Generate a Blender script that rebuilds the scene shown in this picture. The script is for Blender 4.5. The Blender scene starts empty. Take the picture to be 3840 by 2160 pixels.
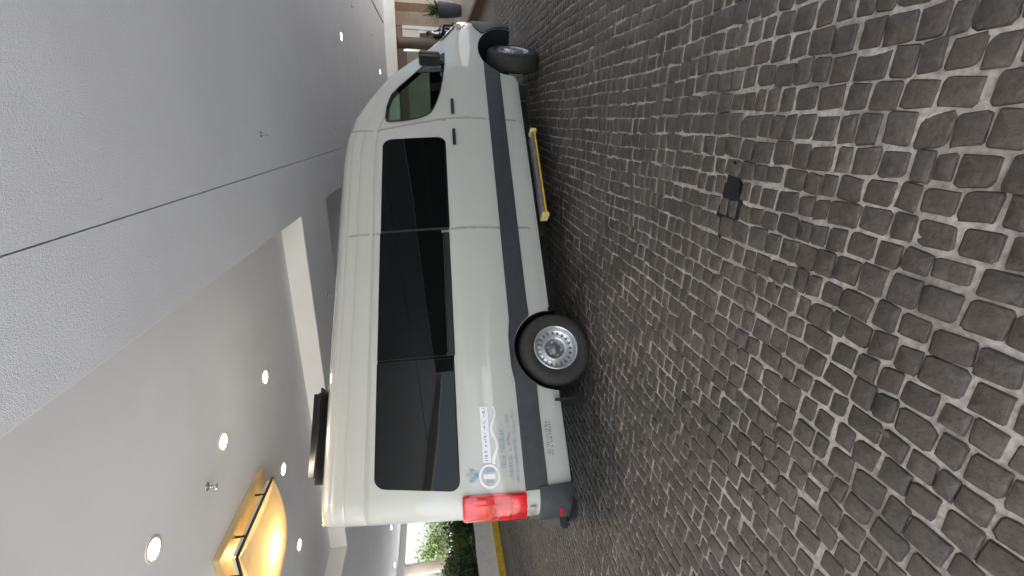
import bpy, bmesh, math, random
import numpy as np
from mathutils import Vector, Matrix

random.seed(7); rng = np.random.default_rng(11)
R = math.radians
scene = bpy.context.scene
COL = scene.collection

# ------------------------------------------------------------------ camera
EYE = Vector((0, 0, 1.45))
HEAD, PITCH, ROLL = R(110.66), R(9.35), R(1.95)
fwd = Vector((math.cos(HEAD) * math.cos(PITCH), math.sin(HEAD) * math.cos(PITCH), -math.sin(PITCH)))
rgt = Vector((math.sin(HEAD), -math.cos(HEAD), 0))
upv = rgt.cross(fwd)
cx = -(math.sin(ROLL) * rgt + math.cos(ROLL) * upv)      # phone held on its side: picture right is down
cy = math.cos(ROLL) * rgt - math.sin(ROLL) * upv
cz = -fwd
cam_data = bpy.data.cameras.new('camera')
cam_data.sensor_fit = 'HORIZONTAL'; cam_data.sensor_width = 36
cam_data.lens = 36 * 1682 / 3840
cam_data.clip_start = 0.05; cam_data.clip_end = 800
cam = bpy.data.objects.new('camera', cam_data); COL.objects.link(cam)
M = Matrix((cx, cy, cz)).transposed().to_4x4(); M.translation = EYE
cam.matrix_world = M
scene.camera = cam

# ------------------------------------------------------------------ world, sun, exposure
world = bpy.data.worlds.new('World'); scene.world = world; world.use_nodes = True
wn = world.node_tree
SUN_EL, SUN_AZ = R(52), R(258)       # azimuth of the sun, counter-clockwise from +x
sky = wn.nodes.new('ShaderNodeTexSky'); sky.sky_type = 'NISHITA'; sky.sun_disc = False
sky.sun_elevation = SUN_EL; sky.sun_rotation = R(90) - SUN_AZ
sky.air_density = 1.0; sky.dust_density = 3.0; sky.ozone_density = 1.0
bgn = wn.nodes['Background']; bgn.inputs['Strength'].default_value = 0.13
wn.links.new(sky.outputs['Color'], bgn.inputs['Color'])
sun_data = bpy.data.lights.new('sun', 'SUN'); sun_data.energy = 4.5; sun_data.angle = R(0.6); sun_data.color = (1.0, 0.95, 0.87)
sun = bpy.data.objects.new('sun', sun_data); COL.objects.link(sun)
sd = Vector((math.cos(SUN_AZ) * math.cos(SUN_EL), math.sin(SUN_AZ) * math.cos(SUN_EL), math.sin(SUN_EL)))
sun.rotation_euler = sd.to_track_quat('Z', 'Y').to_euler(); sun.location = sd * 60
scene.view_settings.view_transform = 'Standard'; scene.view_settings.look = 'None'
scene.view_settings.gamma = 1.0; scene.view_settings.use_curve_mapping = False
scene.view_settings.exposure = 1.80
scene.render.engine = 'CYCLES'
scene.cycles.use_denoising = True
scene.cycles.max_bounces = 10; scene.cycles.diffuse_bounces = 6; scene.cycles.glossy_bounces = 5
scene.cycles.transparent_max_bounces = 12
scene.cycles.sample_clamp_indirect = 6.0

# ------------------------------------------------------------------ materials
MATS = {}
def mat(name, col, rough=0.6, metal=0.0, coat=0.0, noise=None, bump=None, emit=None, spec=0.5, col2=None, objrand=0.0):
    """noise=(scale, amount, detail): colour variation; bump=(scale, strength, distance)"""
    if name in MATS: return MATS[name]
    m = bpy.data.materials.new(name); m.use_nodes = True; MATS[name] = m
    nt = m.node_tree; b = nt.nodes['Principled BSDF']
    b.inputs['Base Color'].default_value = (*col, 1); b.inputs['Roughness'].default_value = rough
    b.inputs['Metallic'].default_value = metal; b.inputs['Coat Weight'].default_value = coat
    b.inputs['Coat Roughness'].default_value = 0.04
    b.inputs['Specular IOR Level'].default_value = spec
    geo = nt.nodes.new('ShaderNodeNewGeometry')
    if noise:
        n = nt.nodes.new('ShaderNodeTexNoise'); n.inputs['Scale'].default_value = noise[0]
        n.inputs['Detail'].default_value = noise[2] if len(noise) > 2 else 5
        nt.links.new(geo.outputs['Position'], n.inputs['Vector'])
        mx = nt.nodes.new('ShaderNodeMix'); mx.data_type = 'RGBA'
        c2 = col2 if col2 else tuple(min(1, c * (1 + noise[1])) for c in col)
        c1 = col if col2 else tuple(c * (1 - noise[1]) for c in col)
        mx.inputs['A'].default_value = (*c1, 1); mx.inputs['B'].default_value = (*c2, 1)
        rmp = nt.nodes.new('ShaderNodeMapRange'); rmp.inputs['From Min'].default_value = 0.3; rmp.inputs['From Max'].default_value = 0.7
        nt.links.new(n.outputs['Fac'], rmp.inputs['Value']); nt.links.new(rmp.outputs['Result'], mx.inputs['Factor'])
        nt.links.new(mx.outputs['Result'], b.inputs['Base Color'])
        rr = nt.nodes.new('ShaderNodeMapRange'); rr.inputs['To Min'].default_value = max(0, rough - 0.08); rr.inputs['To Max'].default_value = min(1, rough + 0.08)
        nt.links.new(n.outputs['Fac'], rr.inputs['Value']); nt.links.new(rr.outputs['Result'], b.inputs['Roughness'])
    if bump:
        n2 = nt.nodes.new('ShaderNodeTexNoise'); n2.inputs['Scale'].default_value = bump[0]; n2.inputs['Detail'].default_value = 3
        nt.links.new(geo.outputs['Position'], n2.inputs['Vector'])
        bp = nt.nodes.new('ShaderNodeBump'); bp.inputs['Strength'].default_value = bump[1]; bp.inputs['Distance'].default_value = bump[2]
        nt.links.new(n2.outputs['Fac'], bp.inputs['Height']); nt.links.new(bp.outputs['Normal'], b.inputs['Normal'])
    if emit:
        b.inputs['Emission Color'].default_value = (*emit[0], 1); b.inputs['Emission Strength'].default_value = emit[1]
    return m

def glass_mat(name, tint, refl=1.0):
    m = bpy.data.materials.new(name); m.use_nodes = True; MATS[name] = m
    nt = m.node_tree; nt.nodes.remove(nt.nodes['Principled BSDF'])
    out = nt.nodes['Material Output']
    t = nt.nodes.new('ShaderNodeBsdfTransparent'); t.inputs['Color'].default_value = (*tint, 1)
    g = nt.nodes.new('ShaderNodeBsdfGlossy'); g.inputs['Roughness'].default_value = 0.02
    fr = nt.nodes.new('ShaderNodeFresnel'); fr.inputs['IOR'].default_value = 1.5
    mx = nt.nodes.new('ShaderNodeMixShader')
    nt.links.new(fr.outputs['Fac'], mx.inputs['Fac']); nt.links.new(t.outputs[0], mx.inputs[1]); nt.links.new(g.outputs[0], mx.inputs[2])
    nt.links.new(mx.outputs[0], out.inputs['Surface'])
    return m

def sett_material():
    m = bpy.data.materials.new('basalt_sett'); m.use_nodes = True
    nt = m.node_tree; b = nt.nodes['Principled BSDF']; N = nt.nodes.new; L = nt.links.new
    geo = N('ShaderNodeNewGeometry'); oi = N('ShaderNodeObjectInfo')
    add = N('ShaderNodeMath'); add.operation = 'ADD'; L(geo.outputs['Random Per Island'], add.inputs[0]); L(oi.outputs['Random'], add.inputs[1])
    fr = N('ShaderNodeMath'); fr.operation = 'FRACT'; L(add.outputs[0], fr.inputs[0])
    cr = N('ShaderNodeValToRGB'); e = cr.color_ramp.elements
    e[0].position = 0; e[0].color = (0.080, 0.066, 0.053, 1); e[1].position = 1; e[1].color = (0.096, 0.082, 0.069, 1)
    x = cr.color_ramp.elements.new(0.35); x.color = (0.078, 0.063, 0.050, 1)
    x = cr.color_ramp.elements.new(0.7); x.color = (0.068, 0.058, 0.049, 1)
    L(fr.outputs[0], cr.inputs['Fac'])
    n = N('ShaderNodeTexNoise'); n.inputs['Scale'].default_value = 60; n.inputs['Detail'].default_value = 8; n.inputs['Roughness'].default_value = 0.65
    L(geo.outputs['Position'], n.inputs['Vector'])
    n2 = N('ShaderNodeTexNoise'); n2.inputs['Scale'].default_value = 1.3; n2.inputs['Detail'].default_value = 4
    L(geo.outputs['Position'], n2.inputs['Vector'])
    hsv = N('ShaderNodeHueSaturation'); L(cr.outputs['Color'], hsv.inputs['Color'])
    mr = N('ShaderNodeMapRange'); mr.inputs['From Min'].default_value = 0.3; mr.inputs['From Max'].default_value = 0.7; mr.inputs['To Min'].default_value = 0.6; mr.inputs['To Max'].default_value = 1.5
    L(n.outputs['Fac'], mr.inputs['Value']); 
    mr2 = N('ShaderNodeMapRange'); mr2.inputs['From Min'].default_value = 0.3; mr2.inputs['From Max'].default_value = 0.7; mr2.inputs['To Min'].default_value = 0.60; mr2.inputs['To Max'].default_value = 1.25
    L(n2.outputs['Fac'], mr2.inputs['Value'])
    mu = N('ShaderNodeMath'); mu.operation = 'MULTIPLY'; L(mr.outputs[0], mu.inputs[0]); L(mr2.outputs[0], mu.inputs[1]); L(mu.outputs[0], hsv.inputs['Value'])
    # pale mortar haze left on some stones
    n3 = N('ShaderNodeTexNoise'); n3.inputs['Scale'].default_value = 17; n3.inputs['Detail'].default_value = 5; L(geo.outputs['Position'], n3.inputs['Vector'])
    mr3 = N('ShaderNodeMapRange'); mr3.inputs['From Min'].default_value = 0.60; mr3.inputs['From Max'].default_value = 0.78; mr3.inputs['To Max'].default_value = 0.55; L(n3.outputs['Fac'], mr3.inputs['Value'])
    mx = N('ShaderNodeMix'); mx.data_type = 'RGBA'; L(mr3.outputs[0], mx.inputs['Factor']); L(hsv.outputs['Color'], mx.inputs['A']); mx.inputs['B'].default_value = (0.17, 0.152, 0.135, 1)
    L(mx.outputs['Result'], b.inputs['Base Color'])
    rr = N('ShaderNodeMapRange'); rr.inputs['To Min'].default_value = 0.34; rr.inputs['To Max'].default_value = 0.66; L(n.outputs['Fac'], rr.inputs['Value']); L(rr.outputs[0], b.inputs['Roughness'])
    n4 = N('ShaderNodeTexNoise'); n4.inputs['Scale'].default_value = 42; n4.inputs['Detail'].default_value = 9; n4.inputs['Roughness'].default_value = 0.62; L(geo.outputs['Position'], n4.inputs['Vector'])
    bp = N('ShaderNodeBump'); bp.inputs['Strength'].default_value = 0.65; bp.inputs['Distance'].default_value = 0.008; L(n4.outputs['Fac'], bp.inputs['Height']); L(bp.outputs['Normal'], b.inputs['Normal'])
    return m

def mortar_material():
    m = bpy.data.materials.new('lime_mortar'); m.use_nodes = True
    nt = m.node_tree; b = nt.nodes['Principled BSDF']; N = nt.nodes.new; L = nt.links.new
    geo = N('ShaderNodeNewGeometry'); at = N('ShaderNodeAttribute'); at.attribute_name = 'dirt'
    n = N('ShaderNodeTexNoise'); n.inputs['Scale'].default_value = 45; n.inputs['Detail'].default_value = 7; L(geo.outputs['Position'], n.inputs['Vector'])
    n2 = N('ShaderNodeTexNoise'); n2.inputs['Scale'].default_value = 3.5; n2.inputs['Detail'].default_value = 8; L(geo.outputs['Position'], n2.inputs['Vector'])
    m1 = N('ShaderNodeMix'); m1.data_type = 'RGBA'; m1.inputs['A'].default_value = (0.24, 0.213, 0.185, 1); m1.inputs['B'].default_value = (0.48, 0.443, 0.392, 1)
    mr = N('ShaderNodeMapRange'); mr.inputs['From Min'].default_value = 0.28; mr.inputs['From Max'].default_value = 0.62; L(n.outputs['Fac'], mr.inputs['Value']); L(mr.outputs[0], m1.inputs['Factor'])
    m2 = N('ShaderNodeMix'); m2.data_type = 'RGBA'; L(m1.outputs['Result'], m2.inputs['A']); m2.inputs['B'].default_value = (0.11, 0.095, 0.082, 1)
    mr2 = N('ShaderNodeMapRange'); mr2.inputs['From Min'].default_value = 0.46; mr2.inputs['From Max'].default_value = 0.68; mr2.inputs['To Max'].default_value = 0.75; L(n2.outputs['Fac'], mr2.inputs['Value']); L(mr2.outputs[0], m2.inputs['Factor'])
    m3 = N('ShaderNodeMix'); m3.data_type = 'RGBA'; L(at.outputs['Fac'], m3.inputs['Factor']); L(m2.outputs['Result'], m3.inputs['A']); m3.inputs['B'].default_value = (0.016, 0.013, 0.011, 1)
    L(m3.outputs['Result'], b.inputs['Base Color']); b.inputs['Roughness'].default_value = 0.9
    bp = N('ShaderNodeBump'); bp.inputs['Strength'].default_value = 0.7; bp.inputs['Distance'].default_value = 0.006; L(n.outputs['Fac'], bp.inputs['Height']); L(bp.outputs['Normal'], b.inputs['Normal'])
    return m

def far_paving_material():
    m = bpy.data.materials.new('far_paving'); m.use_nodes = True
    nt = m.node_tree; b = nt.nodes['Principled BSDF']; N = nt.nodes.new; L = nt.links.new
    geo = N('ShaderNodeNewGeometry')
    mp = N('ShaderNodeMapping'); mp.inputs['Rotation'].default_value = (0, 0, R(90)); L(geo.outputs['Position'], mp.inputs['Vector'])
    br = N('ShaderNodeTexBrick'); br.inputs['Scale'].default_value = 5; br.inputs['Brick Width'].default_value = 0.48; br.inputs['Row Height'].default_value = 0.5; br.inputs['Mortar Size'].default_value = 0.045; br.inputs['Mortar Smooth'].default_value = 0.3
    br.inputs['Color1'].default_value = (0.10, 0.082, 0.068, 1); br.inputs['Color2'].default_value = (0.075, 0.064, 0.056, 1); br.inputs['Mortar'].default_value = (0.22, 0.195, 0.17, 1)
    L(mp.outputs[0], br.inputs['Vector']); L(br.outputs['Color'], b.inputs['Base Color']); b.inputs['Roughness'].default_value = 0.6
    bp = N('ShaderNodeBump'); bp.inputs['Strength'].default_value = 0.4; bp.inputs['Distance'].default_value = 0.006; bp.invert = True
    L(br.outputs['Fac'], bp.inputs['Height']); L(bp.outputs['Normal'], b.inputs['Normal'])
    return m

def stucco_material():
    m = bpy.data.materials.new('stucco'); m.use_nodes = True
    nt = m.node_tree; b = nt.nodes['Principled BSDF']; N = nt.nodes.new; L = nt.links.new
    geo = N('ShaderNodeNewGeometry')
    n = N('ShaderNodeTexNoise'); n.inputs['Scale'].default_value = 52; n.inputs['Detail'].default_value = 5; n.inputs['Roughness'].default_value = 0.6; L(geo.outputs['Position'], n.inputs['Vector'])
    v = N('ShaderNodeTexNoise'); v.inputs['Scale'].default_value = 150; v.inputs['Detail'].default_value = 2; L(geo.outputs['Position'], v.inputs['Vector'])
    ad = N('ShaderNodeMath'); ad.operation = 'ADD'; L(n.outputs['Fac'], ad.inputs[0]); L(v.outputs['Fac'], ad.inputs[1])
    bp = N('ShaderNodeBump'); bp.inputs['Strength'].default_value = 1.0; bp.inputs['Distance'].default_value = 0.014; L(ad.outputs[0], bp.inputs['Height']); L(bp.outputs['Normal'], b.inputs['Normal'])
    n2 = N('ShaderNodeTexNoise'); n2.inputs['Scale'].default_value = 1.1; n2.inputs['Detail'].default_value = 8; n2.inputs['Roughness'].default_value = 0.6; L(geo.outputs['Position'], n2.inputs['Vector'])
    mx = N('ShaderNodeMix'); mx.data_type = 'RGBA'; mx.inputs['A'].default_value = (0.64, 0.66, 0.705, 1); mx.inputs['B'].default_value = (0.78, 0.805, 0.85, 1)
    L(n2.outputs['Fac'], mx.inputs['Factor']); L(mx.outputs['Result'], b.inputs['Base Color']); b.inputs['Roughness'].default_value = 0.55
    return m

SETT = sett_material(); MORTAR = mortar_material(); FARPAVE = far_paving_material(); STUCCO = stucco_material()
PAINT = mat('van_paint', (0.53, 0.54, 0.495), 0.40, coat=1.0, bump=(1.6, .12, .02))
DARKIN = mat('cabin_trim', (0.018, 0.019, 0.021), 0.7, noise=(8, 0.2))
PLASTIC = mat('grey_plastic', (0.036, 0.043, 0.047), 0.5, noise=(14, 0.18), bump=(350, 0.15, 0.001))
BLACKP = mat('black_plastic', (0.012, 0.013, 0.014), 0.38, noise=(20, 0.2))
TINT = mat('privacy_glass', (0.004, 0.005, 0.005), 0.015, spec=0.17, coat=0.0)
SEAL = mat('rubber_seal', (0.006, 0.006, 0.007), 0.5, noise=(30, 0.2))
GAPM = mat('gap_shade_grey', (0.34, 0.345, 0.33), 0.7, noise=(20, 0.1))  # strip colour carries the soft shade of the shallow panel recesses
RUBBER = mat('tyre_rubber', (0.036, 0.034, 0.032), 0.75, noise=(22, 0.3), bump=(140, 0.3, 0.003))
STEEL = mat('wheel_steel', (0.72, 0.73, 0.74), 0.30, metal=0.8, noise=(18, 0.15))
DSTEEL = mat('hub_steel', (0.22, 0.225, 0.23), 0.45, metal=0.7, noise=(25, 0.3))
REDL = mat('red_lens', (0.55, 0.004, 0.007), 0.1, coat=0.6, noise=(7, 0.3))
AMBER = mat('amber_lens', (0.9, 0.30, 0.03), 0.1, coat=1.0, noise=(40, 0.2), emit=((1.0, 0.35, 0.03), 0.6))
CLEARL = mat('headlamp_lens', (0.36, 0.34, 0.32), 0.06, coat=1.0, noise=(30, 0.3))
YELLOW = mat('yellow_paint', (0.72, 0.46, 0.02), 0.5, noise=(9, 0.2), bump=(60, 0.3, 0.003))
PYELLOW = mat('pale_yellow_plastic', (0.72, 0.62, 0.22), 0.45, noise=(20, 0.15))
ALU = mat('brushed_aluminium', (0.42, 0.42, 0.43), 0.35, metal=0.8, noise=(30, 0.2))
WHITEP = mat('white_plaster', (0.80, 0.79, 0.76), 0.6, noise=(2.5, 0.03))
TRAYP = mat('tray_plaster', (0.68, 0.695, 0.73), 0.62, noise=(0.8, 0.06))
BEIGE = mat('beige_wall', (0.50, 0.45, 0.36), 0.7, noise=(2, 0.08), bump=(90, 0.2, 0.003))
TAN = mat('tan_wall', (0.30, 0.235, 0.17), 0.6, noise=(2, 0.12), bump=(60, 0.2, 0.003))
WOODB = mat('brown_wood', (0.17, 0.095, 0.05), 0.5, noise=(5, 0.25), bump=(40, 0.2, 0.002))
COLM = mat('brown_column', (0.12, 0.085, 0.06), 0.55, noise=(3, 0.15), bump=(60, 0.15, 0.003))
TILE = mat('tan_tile', (0.36, 0.29, 0.21), 0.45, noise=(4, 0.12))
KERBM = mat('brown_kerb_paint', (0.13, 0.075, 0.045), 0.6, noise=(6, 0.2), bump=(50, 0.3, 0.004))
CONC = mat('pale_concrete', (0.64, 0.63, 0.60), 0.8, noise=(7, 0.12), bump=(80, 0.4, 0.004))
STREET = mat('pale_street', (0.58, 0.585, 0.59), 0.85, noise=(0.7, 0.15), bump=(40, 0.4, 0.006))
SOIL = mat('garden_soil', (0.05, 0.036, 0.025), 0.95, noise=(6, 0.35), bump=(25, 0.6, 0.03))
LAWN = mat('lawn', (0.045, 0.085, 0.022), 0.9, noise=(3, 0.3), bump=(60, 0.6, 0.02))
POTM = mat('slate_pot', (0.045, 0.050, 0.060), 0.5, noise=(8, 0.2))
BARK = mat('bark', (0.11, 0.08, 0.055), 0.85, noise=(12, 0.35), bump=(30, 0.7, 0.02))
LEAF = mat('leaf', (0.095, 0.15, 0.035), 0.5, noise=(2.5, 0.45))
LEAF2 = mat('leaf_dark', (0.055, 0.10, 0.026), 0.45, noise=(3.5, 0.45))
FLOWER = mat('red_flower', (0.62, 0.06, 0.03), 0.5, noise=(9, 0.25))
def alabaster():
    m = bpy.data.materials.new('alabaster'); m.use_nodes = True; nt = m.node_tree; N = nt.nodes.new; L = nt.links.new
    b = nt.nodes['Principled BSDF']; out = nt.nodes['Material Output']
    geo = N('ShaderNodeNewGeometry'); n = N('ShaderNodeTexNoise'); n.inputs['Scale'].default_value = 4; n.inputs['Detail'].default_value = 6; n.inputs['Distortion'].default_value = 1.2; L(geo.outputs['Position'], n.inputs['Vector'])
    cr = N('ShaderNodeValToRGB'); e = cr.color_ramp.elements; e[0].position = .3; e[0].color = (.84, .68, .40, 1); e[1].position = .7; e[1].color = (.92, .80, .55, 1); L(n.outputs['Fac'], cr.inputs['Fac'])
    L(cr.outputs['Color'], b.inputs['Base Color']); b.inputs['Roughness'].default_value = .35
    t = N('ShaderNodeBsdfTranslucent'); L(cr.outputs['Color'], t.inputs['Color'])
    mx = N('ShaderNodeMixShader'); mx.inputs['Fac'].default_value = .55; L(b.outputs[0], mx.inputs[1]); L(t.outputs[0], mx.inputs[2]); L(mx.outputs[0], out.inputs['Surface'])
    return m
SHADE = alabaster()
GOLDP = mat('gold_plate', (0.70, 0.53, 0.27), 0.33, metal=0.55, noise=(6, 0.12))
BRONZE = mat('dark_bronze', (0.022, 0.022, 0.022), 0.4, metal=0.5, noise=(15, 0.3))
LAMPG = mat('lit_lamp', (1, 0.95, 0.85), 0.4, emit=((1.0, 0.90, 0.72), 22))
TRIM = mat('lamp_trim', (0.72, 0.66, 0.52), 0.35, metal=0.3)
CHROME = mat('sprinkler_metal', (0.62, 0.62, 0.62), 0.25, metal=0.9)
SKIN = mat('skin', (0.20, 0.085, 0.05), 0.5, noise=(20, 0.1))
BLACKC = mat('black_cloth', (0.010, 0.010, 0.011), 0.85, noise=(30, 0.3))
WHITEC = mat('white_cloth', (0.72, 0.70, 0.70), 0.8, noise=(30, 0.05))
VIOLET = mat('violet_print', (0.42, 0.36, 0.55), 0.5, noise=(30, 0.1))
BLUEP = mat('blue_print', (0.34, 0.42, 0.50), 0.45, noise=(60, 0.3))
WHITEPR = mat('white_print', (0.86, 0.87, 0.90), 0.3, coat=0.6, noise=(30, 0.03))
GREYPR = mat('grey_print', (0.20, 0.21, 0.22), 0.5, noise=(40, 0.3))
CLEARG = glass_mat('clear_green_glass', (0.50, 0.62, 0.54))
WINDG = mat('dark_window', (0.02, 0.025, 0.03), 0.05)

# ------------------------------------------------------------------ helpers
def mesh_obj(name, verts, faces, m=None, parent=None, smooth=False, mats=None, midx=None):
    me = bpy.data.meshes.new(name)
    me.from_pydata([tuple(map(float, v)) for v in verts], [], [tuple(int(i) for i in f) for f in faces])
    for mm in (mats or ([m] if m else [])): me.materials.append(mm)
    if midx is not None: me.polygons.foreach_set('material_index', midx)
    if smooth: me.polygons.foreach_set('use_smooth', [True] * len(me.polygons))
    me.update()
    o = bpy.data.objects.new(name, me); COL.objects.link(o)
    if parent: o.parent = parent
    return o
def tag(o, label=None, cat=None, group=None, kind=None):
    if label: o['label'] = label
    if cat: o['category'] = cat
    if group: o['group'] = group
    if kind: o['kind'] = kind
    return o
def empty(name, loc=(0, 0, 0), rz=0):
    o = bpy.data.objects.new(name, None); COL.objects.link(o); o.location = loc; o.rotation_euler = (0, 0, rz); o.empty_display_size = 0.1
    return o
class MB:
    def __init__(s): s.v = []; s.f = []
    def add(s, v, f):
        k = len(s.v); s.v += [tuple(p) for p in v]; s.f += [tuple(i + k for i in q) for q in f]; return s
    def box(s, x0, x1, y0, y1, z0, z1):
        v = [(x0, y0, z0), (x1, y0, z0), (x1, y1, z0), (x0, y1, z0), (x0, y0, z1), (x1, y0, z1), (x1, y1, z1), (x0, y1, z1)]
        return s.add(v, [(0, 3, 2, 1), (4, 5, 6, 7), (0, 1, 5, 4), (1, 2, 6, 5), (2, 3, 7, 6), (3, 0, 4, 7)])
    def lathe(s, prof, c=(0, 0, 0), axis='z', n=24, cap=True):
        v = []; f = []
        for r, h in prof:
            for k in range(n):
                a = 2 * math.pi * k / n; p, q = r * math.cos(a), r * math.sin(a)
                v.append((c[0] + p, c[1] + q, c[2] + h) if axis == 'z' else (c[0] + p, c[1] + h, c[2] + q))
        for i in range(len(prof) - 1):
            for k in range(n):
                a, b = i * n + k, i * n + (k + 1) % n
                f.append((a, b, b + n, a + n) if axis == 'z' else (a, a + n, b + n, b))
        if cap:
            f.append(tuple(range(n)) if axis == 'y' else tuple(range(n))[::-1])
            t = (len(prof) - 1) * n; f.append(tuple(range(t, t + n)) if axis == 'z' else tuple(range(t, t + n))[::-1])
        return s.add(v, f)
    def tube(s, pts, rad, n=8):
        v = []; f = []
        pts = [Vector(p) for p in pts]
        for i, p in enumerate(pts):
            d = (pts[min(i + 1, len(pts) - 1)] - pts[max(i - 1, 0)]).normalized()
            a = d.orthogonal().normalized() if abs(d.z) > .95 else d.cross(Vector((0, 0, 1))).normalized()
            b = d.cross(a); r = rad[i] if hasattr(rad, '__len__') else rad
            for k in range(n):
                t = 2 * math.pi * k / n; v.append(p + a * r * math.cos(t) + b * r * math.sin(t))
        for i in range(len(pts) - 1):
            for k in range(n):
                q, w = i * n + k, i * n + (k + 1) % n; f.append((q, w, w + n, q + n))
        f.append(tuple(range(n))[::-1]); f.append(tuple(range((len(pts) - 1) * n, len(pts) * n)))
        return s.add(v, f)
    def build(s, name, m, parent=None, smooth=False, bevel=0):
        o = mesh_obj(name, s.v, s.f, m, parent, smooth)
        if bevel:
            bm = bmesh.new(); bm.from_mesh(o.data); bmesh.ops.remove_doubles(bm, verts=bm.verts, dist=1e-5)
            bmesh.ops.bevel(bm, geom=bm.edges[:], offset=bevel, segments=2, affect='EDGES', clamp_overlap=True); bm.to_mesh(o.data); bm.free()
        return o
def smooth_noise(x, y, seed=0, n=5):
    r = np.random.default_rng(seed); out = np.zeros_like(x)
    for k in range(n):
        a = r.uniform(0, 6.28); fq = r.uniform(.6, 1.6); ph = r.uniform(0, 6.28)
        out += np.sin((x * math.cos(a) + y * math.sin(a)) * fq + ph)
    return out / n

# ================================================================== THE GROUND
X0, X1, Y0, Y1 = -9.2, 2.82, 0.30, 11.6
PIT = (-0.300, 1.985)
# wide sheet: street and drive beyond the built setts
def grid_sheet(name, x0, x1, y0, y1, z, m, step=None):
    return mesh_obj(name, [(x0, y0, z), (x1, y0, z), (x1, y1, z), (x0, y1, z)], [(0, 1, 2, 3)], m)
g = grid_sheet('ground', -300, 300, -300, 300, -0.09, STREET); tag(g, kind='structure')
g = grid_sheet('bounce_forecourt', -60, 40, -40, -0.7, -0.045, STREET); tag(g, kind='structure')  # unseen pale apron, added to bounce sunlight up to the soffit
def ring_sheet(name, o, h, z, m):
    (a, b, c, d), (e, f_, g_, i_) = o, h
    v = [(a, c, z), (b, c, z), (b, d, z), (a, d, z), (e, g_, z), (f_, g_, z), (f_, i_, z), (e, i_, z)]
    return mesh_obj(name, v, [(0, 1, 5, 4), (1, 2, 6, 5), (2, 3, 7, 6), (3, 0, 4, 7)], m)
g = ring_sheet('drive', (-10.86, 2.87, -0.7, 26.0), (X0 + .01, X1 - .01, Y0 + .01, Y1 - .01), -0.004, FARPAVE); tag(g, kind='structure')

# setts: rows run along y
K = 12
def sett_try(r, lx, ly):
    """verts (3 rings + centre) of one sett, centred on the origin"""
    ux = []; uy = []
    for k, (sx, sy) in enumerate(((1, 1), (-1, 1), (-1, -1), (1, -1))):
        c1, c2 = r.uniform(.12, .34, 2)
        if r.random() < .07: c1, c2 = c1 + r.uniform(.1, .3), c2 + r.uniform(.1, .3)      # a chipped corner
        m = .30 * (c1 + c2) / 2
        q = [(sx, sy * (1 - c1)), (sx * (1 - m), sy * (1 - m)), (sx * (1 - c2), sy)]
        if k % 2: q = q[::-1]
        ux += [a[0] for a in q]; uy += [a[1] for a in q]
    ux = np.array(ux) * (1 + r.uniform(-.10, .05, K)); uy = np.array(uy) * (1 + r.uniform(-.10, .05, K))
    sk = r.uniform(-.10, .10); ux = ux + sk * uy
    dome = r.uniform(.0006, .0030)
    rings = []
    for sc, z in ((1.0, -.010), (.984, -.0008), (.88, dome)):
        zz = z + r.uniform(-.0013, .0013, K)
        rings.append(np.stack([ux * sc * lx / 2, uy * sc * ly / 2, zz], -1))
    ctr = np.array([[r.uniform(-.1, .1) * lx, r.uniform(-.1, .1) * ly, dome + r.uniform(-.001, .003)]])
    return np.concatenate(rings + [ctr])
sf = []
for q in range(2):
    for k in range(K):
        b = (k + 1) % K; sf += [(q * K + k, q * K + b, (q + 1) * K + b), (q * K + k, (q + 1) * K + b, (q + 1) * K + k)]
for k in range(K): sf.append((2 * K + k, 2 * K + (k + 1) % K, 3 * K))
sf = np.array(sf)
def sett_shape(r, lx, ly):
    while True:
        v = sett_try(r, lx, ly)
        nz = np.cross(v[sf[:, 1]] - v[sf[:, 0]], v[sf[:, 2]] - v[sf[:, 0]])[:, 2]
        if (nz > 1e-4 * lx * ly).all(): return v

setts = []      # x, y, lx, ly, z, tiltx, tilty
x = X0 + 0.05
while x < X1 - 0.05:
    wrow = rng.uniform(.088, .108)
    y = Y0 + rng.uniform(0.02, .1)
    while y < Y1 - .04:
        ly = float(np.clip(rng.normal(.090, .017), .058, .135))
        gap = float(np.clip(rng.normal(.0070, .006), .001, .030))
        yc = y + ly / 2
        xc = x + wrow / 2 + 0.010 * math.sin(yc * 1.1 + x * .8) + 0.006 * math.sin(yc * 3.3 + x * 2.3) + rng.uniform(-.004, .004)
        lx = wrow - float(np.clip(rng.normal(.0085, .005), .001, .026))
        setts.append((xc, yc, lx, ly, .0050 + rng.uniform(-.003, .003), rng.normal(0, .022), rng.normal(0, .022)))
        y += ly + gap
    x += wrow
setts = np.array(setts)
ip = int(np.argmin((setts[:, 0] - PIT[0]) ** 2 + (setts[:, 1] - PIT[1]) ** 2))
PX, PY, PLX, PLY = setts[ip, :4]; setts = np.delete(setts, ip, 0)          # one sett is missing
# mortar bed with real relief under the setts
nx = int((X1 - X0) / 0.032); ny = int((Y1 - Y0) / 0.032)
gx, gy = np.meshgrid(np.linspace(X0, X1, nx), np.linspace(Y0, Y1, ny))
gz = 0.0028 * smooth_noise(gx * 60, gy * 60, 3, 7) + 0.0018 * smooth_noise(gx * 14, gy * 14, 5, 6)
dirt = np.zeros_like(gx)
hx, hy = PLX / 2 + .012, PLY / 2 + .012
pit_pts = [(PX, PY, hx * 1.02, hy * 1.02)]
for px, py, rx, ry in pit_pts:
    w = np.exp(-(((gx - px) / rx) ** 2 + ((gy - py) / ry) ** 2) ** 2); dirt = np.maximum(dirt, w)
gz -= 0.028 * dirt * (dirt > .3)
edge = np.minimum(np.minimum(gx - X0, X1 - gx), np.minimum(gy - Y0, Y1 - gy))
gz = np.where(edge < 0.02, -0.02, gz)
idx = np.arange(nx * ny).reshape(ny, nx)
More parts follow.
